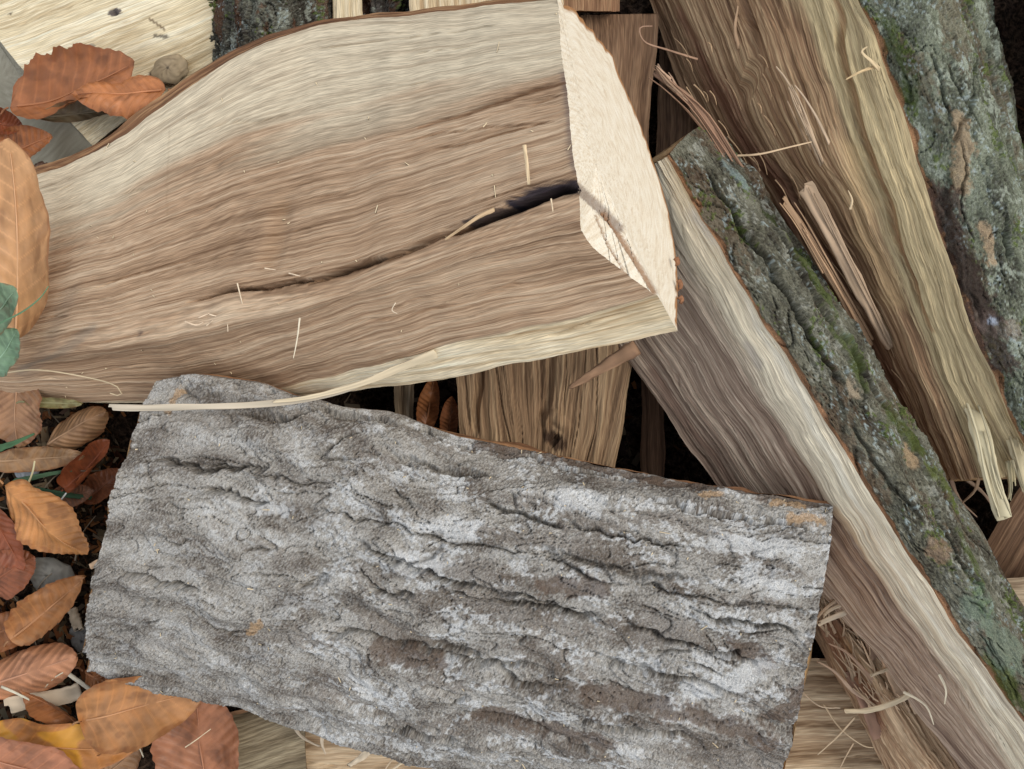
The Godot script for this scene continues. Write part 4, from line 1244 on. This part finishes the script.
func leaves() -> void:
	var tan := lin(206, 150, 104)
	var rust := lin(172, 104, 60)
	var red := lin(150, 78, 46)
	var org := lin(198, 122, 58)
	var list := [
		{"label": "large tan leaf standing against the left end of the big log", "a": [16, 338, .115], "b": [10, 138, .145], "wide": 0.44, "fold": 0.15, "bend": 0.18, "roll": 0.15, "col": lin(212, 156, 108), "veins": 9.0, "pleat": 0.6},
		{"label": "ragged orange leaf lying on the pale log, partly under another leaf", "a": [12, 108, .095], "b": [135, 62, .105], "wide": 0.55, "fold": 0.25, "bend": 0.3, "roll": -0.2, "col": rust, "ragged": 0.25},
		{"label": "curled orange leaf on top of the ragged leaf on the pale log", "a": [165, 88, .112], "b": [70, 92, .118], "wide": 0.52, "fold": 0.5, "curl": -0.9, "bend": 0.2, "roll": 0.3, "col": lin(194, 118, 66), "ragged": 0.2},
		{"label": "dry grey-brown leaf under the curled orange leaf", "a": [40, 118, .09], "b": [150, 100, .092], "wide": 0.22, "fold": 0.4, "col": lin(140, 122, 98), "stalk": false},
		{"label": "small dark orange leaf at the left edge below the grey sawn end", "a": [-12, 160, .08], "b": [52, 136, .085], "wide": 0.6, "fold": 0.4, "curl": 0.4, "col": rust},
		{"label": "dark rust leaf at the left edge above the standing leaf", "a": [-22, 118, .09], "b": [24, 128, .085], "wide": 0.7, "fold": 0.3, "col": red},
		{"label": "mottled tan leaf at the left edge below the big log", "a": [18, 372, .06], "b": [18, 448, .055], "wide": 0.85, "fold": -0.1, "bend": -0.2, "col": lin(166, 120, 88), "ragged": 0.15},
		{"label": "light brown leaf curled like a shell in front of the big log's corner", "a": [48, 445, .055], "b": [104, 412, .07], "wide": 0.6, "fold": -0.5, "curl": -0.6, "bend": -0.4, "col": lin(158, 116, 82)},
		{"label": "rolled deep red-brown leaf in the hollow beside the bark log", "a": [66, 488, .05], "b": [112, 440, .055], "wide": 0.75, "fold": 0.6, "curl": 1.2, "bend": 0.3, "col": lin(156, 82, 48)},
		{"label": "narrow light brown leaf strip above the grey stone", "a": [-10, 462, .055], "b": [82, 456, .06], "wide": 0.3, "fold": 0.3, "col": lin(170, 130, 96)},
		{"label": "orange leaf with straight pale veins folded like a fan", "a": [4, 486, .075], "b": [86, 556, .065], "wide": 0.62, "fold": -0.5, "bend": -0.1, "roll": 0.35, "col": lin(202, 134, 72), "veins": 10.0, "pleat": 1.3},
		{"label": "dark rust leaf behind the fan-shaped leaf at the left edge", "a": [-20, 500, .06], "b": [24, 570, .055], "wide": 0.6, "fold": 0.3, "col": red},
		{"label": "reddish brown leaf below the fan-shaped leaf", "a": [-16, 588, .05], "b": [34, 556, .055], "wide": 0.75, "fold": -0.3, "bend": -0.2, "col": lin(150, 84, 52)},
		{"label": "tan leaf with wavy edges left of the bark log's lower corner", "a": [10, 640, .055], "b": [84, 578, .06], "wide": 0.5, "fold": 0.4, "curl": 0.5, "col": lin(184, 124, 76), "ragged": 0.25},
		{"label": "pinkish tan leaf bent over at the left edge", "a": [-24, 690, .06], "b": [78, 656, .068], "wide": 0.5, "fold": -0.4, "curl": -0.5, "bend": -0.2, "roll": -0.1, "col": lin(196, 132, 96)},
		{"label": "narrow folded brown leaf below the wood chip", "a": [96, 738, .055], "b": [20, 690, .065], "wide": 0.36, "fold": 0.9, "col": lin(168, 104, 60)},
		{"label": "broad tan leaf with pale midrib tucked under the bark log's lower edge", "a": [80, 722, .072], "b": [206, 688, .080], "wide": 0.58, "fold": 0.22, "bend": -0.2, "roll": -0.1, "col": lin(196, 134, 82), "veins": 8.0},
		{"label": "round brown leaf at the bottom edge beside the weathered log", "a": [208, 790, .075], "b": [196, 690, .078], "wide": 0.86, "fold": -0.15, "bend": -0.2, "col": lin(166, 104, 70)},
		{"label": "yellow-orange leaf lying along the lower left corner", "a": [-26, 738, .062], "b": [138, 748, .062], "wide": 0.3, "fold": -0.3, "bend": -0.2, "col": lin(196, 126, 62), "patch": lin(204, 146, 52)},
		{"label": "large pinkish brown leaf in the lower left corner", "a": [-30, 752, .075], "b": [92, 782, .07], "wide": 0.5, "fold": -0.2, "bend": -0.25, "col": lin(182, 116, 84)},
		{"label": "dull brown leaf at the bottom edge, left of the round brown leaf", "a": [86, 792, .06], "b": [142, 744, .062], "wide": 0.6, "fold": 0.2, "col": lin(160, 118, 86)},
		{"label": "small rust leaf point under the bark log's lower left corner", "a": [84, 672, .05], "b": [118, 690, .055], "wide": 0.6, "fold": 0.3, "col": lin(170, 106, 60)},
		{"label": "dark leaf standing in the gap above the bark log", "a": [425, 430, .06], "b": [434, 378, .075], "wide": 0.5, "fold": 0.5, "curl": 0.5, "col": lin(150, 92, 52)},
		{"label": "small dark brown leaf wedged left of the knotted log", "a": [448, 440, .06], "b": [452, 395, .07], "wide": 0.5, "fold": 0.6, "col": lin(120, 72, 44)},
		{"label": "brown leaf half under the bark log's upper left end", "a": [84, 500, .045], "b": [122, 470, .05], "wide": 0.6, "fold": 0.3, "col": lin(128, 74, 48)},
		{"label": "dull pinkish leaf scrap above the orange fan-shaped leaf", "a": [50, 500, .045], "b": [96, 490, .05], "wide": 0.5, "fold": 0.2, "col": lin(140, 96, 76)},
		{"label": "brown leaf under the pinkish tan leaf at the left edge", "a": [-20, 640, .045], "b": [40, 618, .05], "wide": 0.6, "fold": 0.2, "col": lin(160, 100, 60)}]
	for d in list:
		leaf(d)
	var green := lin(116, 140, 112)
	leaf({"called": "green_leaf", "group": "green ground plants", "label": "rounded green leaf at the left edge, upper of two", "a": [-16, 325, .13], "b": [16, 290, .15], "wide": 0.85, "fold": 0.1, "bend": 0.1, "col": green, "veins": 5.0, "pleat": 0.4})
	leaf({"called": "green_leaf", "group": "green ground plants", "label": "rounded green leaf at the left edge, lower of two", "a": [-10, 372, .13], "b": [18, 330, .14], "wide": 0.8, "fold": 0.1, "bend": 0.1, "col": lin(124, 154, 126), "veins": 5.0, "pleat": 0.4})
	leaf({"called": "green_leaf", "group": "green ground plants", "label": "narrow dull olive leaf lying along the foot of the big log", "a": [26, 402, .065], "b": [82, 404, .07], "wide": 0.2, "fold": 0.2, "col": lin(150, 140, 96), "veins": 2.0, "pleat": 0.2})

func litter() -> void:
	var g := "loose splinters on the big log"
	loose("wood_splinter", "thick pale splinter lying across the crack in the big log", "splinter", g, [[443, 241, .236], [465, 226, .243], [480, 216, .247], [496, 209, .250]], 0.0010, 0.0028, 0.0012, lin(206, 168, 120))
	loose("wood_splinter", "short upright pale splinter above the crack near the sawn end", "splinter", g, [[524, 143, .262], [527, 165, .262], [529, 186, .262]], 0.0022, 0.0016, 0.0010, lin(216, 184, 138))
	loose("wood_splinter", "tiny splinter just left of the big log's sawn end below the dark stain", "splinter", g, [[551, 198, .266], [553, 212, .266]], 0.0010, 0.0006, 0.0007, lin(220, 190, 150))
	loose("wood_splinter", "thin straw-like splinter on the lower middle of the big log", "splinter", g, [[300, 316, .186], [297, 340, .182], [293, 360, .176]], 0.0013, 0.0004, 0.0007, lin(230, 210, 176))
	loose("wood_splinter", "short pale splinter left of the long crack", "splinter", g, [[237, 282, .178], [243, 306, .174]], 0.0009, 0.0005, 0.0007, lin(226, 200, 164))
	loose("wood_splinter", "curled thread of wood at the right of the small splinter cluster", "splinter", g, [[208, 314, .168], [222, 318, .168], [227, 322, .168], [228, 333, .166]], 0.0008, 0.0005, 0.0006, lin(226, 196, 160))
	loose("wood_splinter", "flat pale sliver at the left of the small splinter cluster", "splinter", g, [[184, 321, .162], [196, 325, .163], [204, 322, .164]], 0.0011, 0.0006, 0.0006, lin(218, 186, 150))
	loose("wood_splinter", "middle sliver of the small splinter cluster", "splinter", g, [[198, 318, .165], [210, 313, .166]], 0.0009, 0.0005, 0.0006, lin(222, 190, 154))
	loose("wood_splinter", "lower sliver of the small splinter cluster", "splinter", g, [[206, 326, .165], [216, 318, .167]], 0.0008, 0.0005, 0.0006, lin(214, 184, 148))
	loose("wood_splinter", "thin sliver just above the left end of the long crack", "splinter", g, [[264, 268, .186], [276, 270, .187]], 0.0009, 0.0005, 0.0006, lin(220, 190, 154))
	loose("wood_splinter", "sliver lying across the left end of the long crack", "splinter", g, [[288, 273, .190], [304, 277, .192]], 0.0010, 0.0005, 0.0006, lin(220, 190, 154))
	loose("wood_splinter", "tiny bent sliver near the lower edge of the big log", "splinter", g, [[396, 302, .206], [392, 310, .204], [398, 314, .204]], 0.0007, 0.0004, 0.0005, lin(226, 200, 166))
	loose("wood_splinter", "long pale fibre lying across the torn log", "splinter", "loose fibres on the pile", [[734, 156, .165], [760, 154, .174], [790, 147, .178], [815, 141, .178]], 0.0014, 0.0008, 0.0009, lin(206, 172, 130))
	loose("wood_splinter", "thin fibre lying on the bark log below the peeled strip", "splinter", "loose fibres on the pile", [[183, 412, .118], [172, 425, .121], [161, 438, .122]], 0.0009, 0.0005, 0.0006, lin(208, 184, 150))
	loose("wood_chip", "pointed brown wedge of wood sticking out beneath the big log's lower edge", "wood chip", "", [[640, 345, .125], [605, 366, .115], [568, 389, .108]], 0.012, 0.0035, 0.006, lin(164, 124, 90))
	loose("wood_chip", "flat pale wood chip lying among the leaves at lower left", "wood chip", "chips among the leaves", [[84, 690, .052], [60, 697, .053], [38, 700, .054], [6, 706, .054]], 0.013, 0.012, 0.004, lin(196, 172, 140))
	loose("wood_chip", "small tan chip on the left edge of the bark log", "wood chip", "chips among the leaves", [[90, 567, .127], [98, 562, .130], [106, 558, .132]], 0.0045, 0.003, 0.002, lin(196, 156, 116))
	loose("wood_chip", "little upright chip beside the bark log's lower left corner", "wood chip", "chips among the leaves", [[72, 608, .04], [78, 628, .045]], 0.008, 0.008, 0.004, lin(176, 156, 128))
	var sh := "wood shreds under the bark log's lower edge"
	loose("wood_shred", "curled bark shred left of the other shreds under the bark log", "wood shred", sh, [[294, 725, .095], [300, 735, .09], [312, 743, .082], [322, 747, .08]], 0.003, 0.0012, 0.0014, lin(170, 150, 124))
	loose("wood_shred", "short upright shred near the corner of the weathered log", "wood shred", sh, [[324, 729, .10], [322, 743, .09], [326, 755, .08]], 0.004, 0.001, 0.0014, lin(196, 172, 140))
	loose("wood_shred", "fluffy pale shred in the middle of the shreds under the bark log", "wood shred", sh, [[372, 747, .10], [362, 757, .092], [348, 766, .085]], 0.0065, 0.003, 0.002, lin(206, 182, 148))
	loose("wood_shred", "long straight shred pointing down from the bark log's lower edge", "wood shred", sh, [[414, 753, .105], [396, 767, .095], [376, 783, .085]], 0.0024, 0.001, 0.0012, lin(210, 184, 146))
	loose("wood_shred", "thin shred beside the long straight shred", "wood shred", sh, [[402, 751, .102], [388, 765, .094], [380, 781, .086]], 0.0014, 0.0008, 0.001, lin(190, 162, 126))
	loose("wood_shred", "pale shred at the bottom edge, rightmost under the bark log", "wood shred", sh, [[486, 767, .11], [470, 773, .10], [448, 781, .09]], 0.0028, 0.0014, 0.0012, lin(206, 178, 138))
	# straw and grass
	var s := "dry stalks among the leaves"
	var straw := lin(206, 190, 140)
	loose("dry_stalk", "long pale looped stalk lying on the left end of the big log", "stalk", s, [[2, 373, .10], [40, 370, .112], [90, 378, .118], [116, 386, .122], [121, 396, .12], [104, 391, .116]], 0.0011, 0.0008, 0.0008, lin(206, 180, 138))
	loose("dry_stalk", "pale stalk beside the grey stone", "stalk", s, [[24, 492, .06], [32, 474, .066], [35, 460, .07]], 0.0016, 0.0012, 0.0010, straw)
	loose("dry_stalk", "short white stalk right of the fan-shaped leaf", "stalk", s, [[50, 516, .06], [58, 504, .066], [67, 492, .07]], 0.0014, 0.0012, 0.0010, lin(206, 204, 196))
	loose("dry_stalk", "grey-beige stalk running down from the bent pinkish leaf", "stalk", s, [[60, 668, .062], [80, 682, .064], [104, 700, .06]], 0.0035, 0.0026, 0.002, lin(176, 162, 138))
	loose("dry_stalk", "thin stalk crossing in front of the pale wood chip", "stalk", s, [[0, 686, .066], [16, 693, .066], [30, 700, .066]], 0.002, 0.0016, 0.0012, lin(196, 184, 156))
	loose("dry_stalk", "broken pale stalk right of the yellow-orange leaf", "stalk", s, [[132, 730, .06], [138, 744, .064], [144, 758, .066]], 0.0014, 0.0010, 0.0010, lin(212, 196, 164))
	loose("dry_stalk", "hair-thin stalk on the round brown leaf", "stalk", s, [[184, 748, .092], [196, 740, .094], [212, 728, .09]], 0.0008, 0.0005, 0.0006, lin(214, 190, 150))
	loose("dry_stalk", "thin stalk standing above the pale wood chip", "stalk", s, [[44, 688, .058], [54, 678, .064], [64, 672, .07]], 0.0010, 0.0008, 0.0008, lin(206, 190, 156))
	for k in 26:
		var x := rng.randf_range(-10, 130)
		var y := rng.randf_range(430, 769)
		var an := rng.randf_range(0, TAU)
		var ln := rng.randf_range(12, 34)
		loose("dry_stalk", "thin dry stem in the brown litter left of the bark log", "stalk", "thin stems in the litter", [[x, y, .045], [x + ln * cos(an), y + ln * sin(an), .05], [x + 2.0 * ln * cos(an + 0.2), y + 2.0 * ln * sin(an + 0.2), .042]], 0.0011, 0.0006, 0.0008, lin(112, 98, 80) * rng.randf_range(0.6, 1.5))
	var gr := "green grass blades"
	loose("grass_blade", "thin green grass blade across the standing leaf", "grass", gr, [[-4, 325, .16], [22, 312, .168], [40, 298, .168], [50, 284, .16]], 0.0012, 0.0008, 0.0006, lin(92, 126, 88))
	loose("grass_blade", "broad green blade at the left edge below the mottled tan leaf", "grass", gr, [[-6, 450, .07], [14, 443, .074], [36, 433, .072]], 0.006, 0.0014, 0.0008, lin(66, 98, 62))
	loose("grass_blade", "dark green blade below the grey stone", "grass", gr, [[32, 490, .05], [60, 494, .052], [92, 498, .05]], 0.006, 0.003, 0.0008, lin(48, 76, 52))
	loose("grass_blade", "green blade between the grey stone and the rolled leaf", "grass", gr, [[14, 482, .052], [44, 475, .056], [74, 470, .055]], 0.005, 0.002, 0.0008, lin(70, 96, 66))
	loose("grass_blade", "short green blade beneath the fan-shaped leaf's tip", "grass", gr, [[14, 478, .05], [22, 492, .052], [26, 504, .05]], 0.005, 0.002, 0.0008, lin(70, 104, 72))
	pebble("pale grey stone left of the rolled red-brown leaf", 29, 466, .050, 0.010, lin(142, 146, 150))
	pebble("rough grey lump beneath the fan-shaped leaf", 50, 574, .042, 0.014, lin(120, 116, 108))
	pebble("small grey crumb by the bark log's lower left corner", 84, 640, .038, 0.010, lin(110, 108, 104))
	pebble("pale brown crumb of rotten wood on the pale log by the big log's bark", 170, 70, .084, 0.011, lin(150, 132, 106))
	# crumbled leaf and bark bits: nobody could count them
	var st := SurfaceTool.new()
	st.begin(Mesh.PRIMITIVE_TRIANGLES)
	var cols := [lin(120, 74, 46), lin(90, 60, 42), lin(150, 100, 62), lin(70, 56, 46), lin(110, 96, 80), lin(140, 120, 94)]
	for k in 5200:
		var x := rng.randf_range(-60, 140)
		var y := rng.randf_range(380, 800)
		if k % 5 == 1 or k % 5 == 3:
			x = rng.randf_range(-420, 120)
			y = rng.randf_range(-250, 1000)
		if k % 5 == 0:
			x = rng.randf_range(300, 1060)
			y = rng.randf_range(-20, 790)
		var c := at(x, y, 0.0)
		c.y = 0.018 * nf.get_noise_2d(c.x * 6.0, c.z * 6.0) + 0.016 * sstep(-0.22, -0.34, c.x) + rng.randf_range(0.004, 0.014)
		var e := Basis.from_euler(Vector3(rng.randf_range(-0.6, 0.6), rng.randf() * TAU, rng.randf_range(-0.6, 0.6)))
		var L := rng.randf_range(0.002, 0.008)
		var w := L * rng.randf_range(0.08, 0.5)
		var col: Color = cols[rng.randi() % cols.size()] * rng.randf_range(0.25, 0.9)
		col.a = 1.0
		st.set_color(col)
		var q := [Vector3(-L, 0, -w * 0.6), Vector3(L * 0.8, 0.001, -w), Vector3(L, 0.0, w * 0.5), Vector3(-L * 0.7, 0.0015, w)]
		for n in [0, 1, 2, 0, 2, 3]:
			st.set_normal(e * Vector3.UP)
			st.add_vertex(c + e * q[n])
	# sawdust and shreds scattered over the two big logs
	var sd := SurfaceTool.new()
	sd.begin(Mesh.PRIMITIVE_TRIANGLES)
	for p: Vector3 in dust:
		var e := Basis.from_euler(Vector3(rng.randf_range(-0.3, 0.3), rng.randf() * TAU, rng.randf_range(-0.3, 0.3)))
		var L := rng.randf_range(0.0004, 0.0012) if rng.randf() < 0.85 else rng.randf_range(0.002, 0.004)
		var w := rng.randf_range(0.0002, 0.0004)
		var col := lin(222, 200, 164) * rng.randf_range(0.75, 1.1)
		col.a = 1.0
		sd.set_color(col)
		var top := [Vector3(-L, 0.0004, -w), Vector3(L, 0.0005, -w * 0.6), Vector3(L, 0.0005, w * 0.6), Vector3(-L, 0.0004, w)]
		for f in [[0, 1, 2, 3], [0, 1, -1, -2], [2, 3, -4, -3]]:
			var q := []
			for n: int in f:
				q.append(top[n] if n >= 0 else [top[1], top[0], top[3], top[2]][-n - 1] * Vector3(1, 0, 1) - Vector3(0, 0.0004, 0))
			var nn: Vector3 = (q[1] - q[0]).cross(q[2] - q[0]).normalized()
			if nn.dot((q[0] + q[2]) * 0.5) < 0.0:
				nn = -nn
			for n in [0, 1, 2, 0, 2, 3]:
				sd.set_normal(e * nn)
				sd.add_vertex(p + e * q[n])
	var dm := mesh_node("sawdust", self, sd.commit(), mat.soil)
	dm.set_meta("kind", "stuff")
	dm.set_meta("label", "pale sawdust specks and shreds scattered over the two big logs")
	dm.set_meta("category", "sawdust")
	var lm := mesh_node("leaf_litter", self, st.commit(), mat.soil)
	lm.set_meta("kind", "stuff")
	lm.set_meta("label", "crumbled brown leaf and bark bits on the earth")
	lm.set_meta("category", "leaf litter")
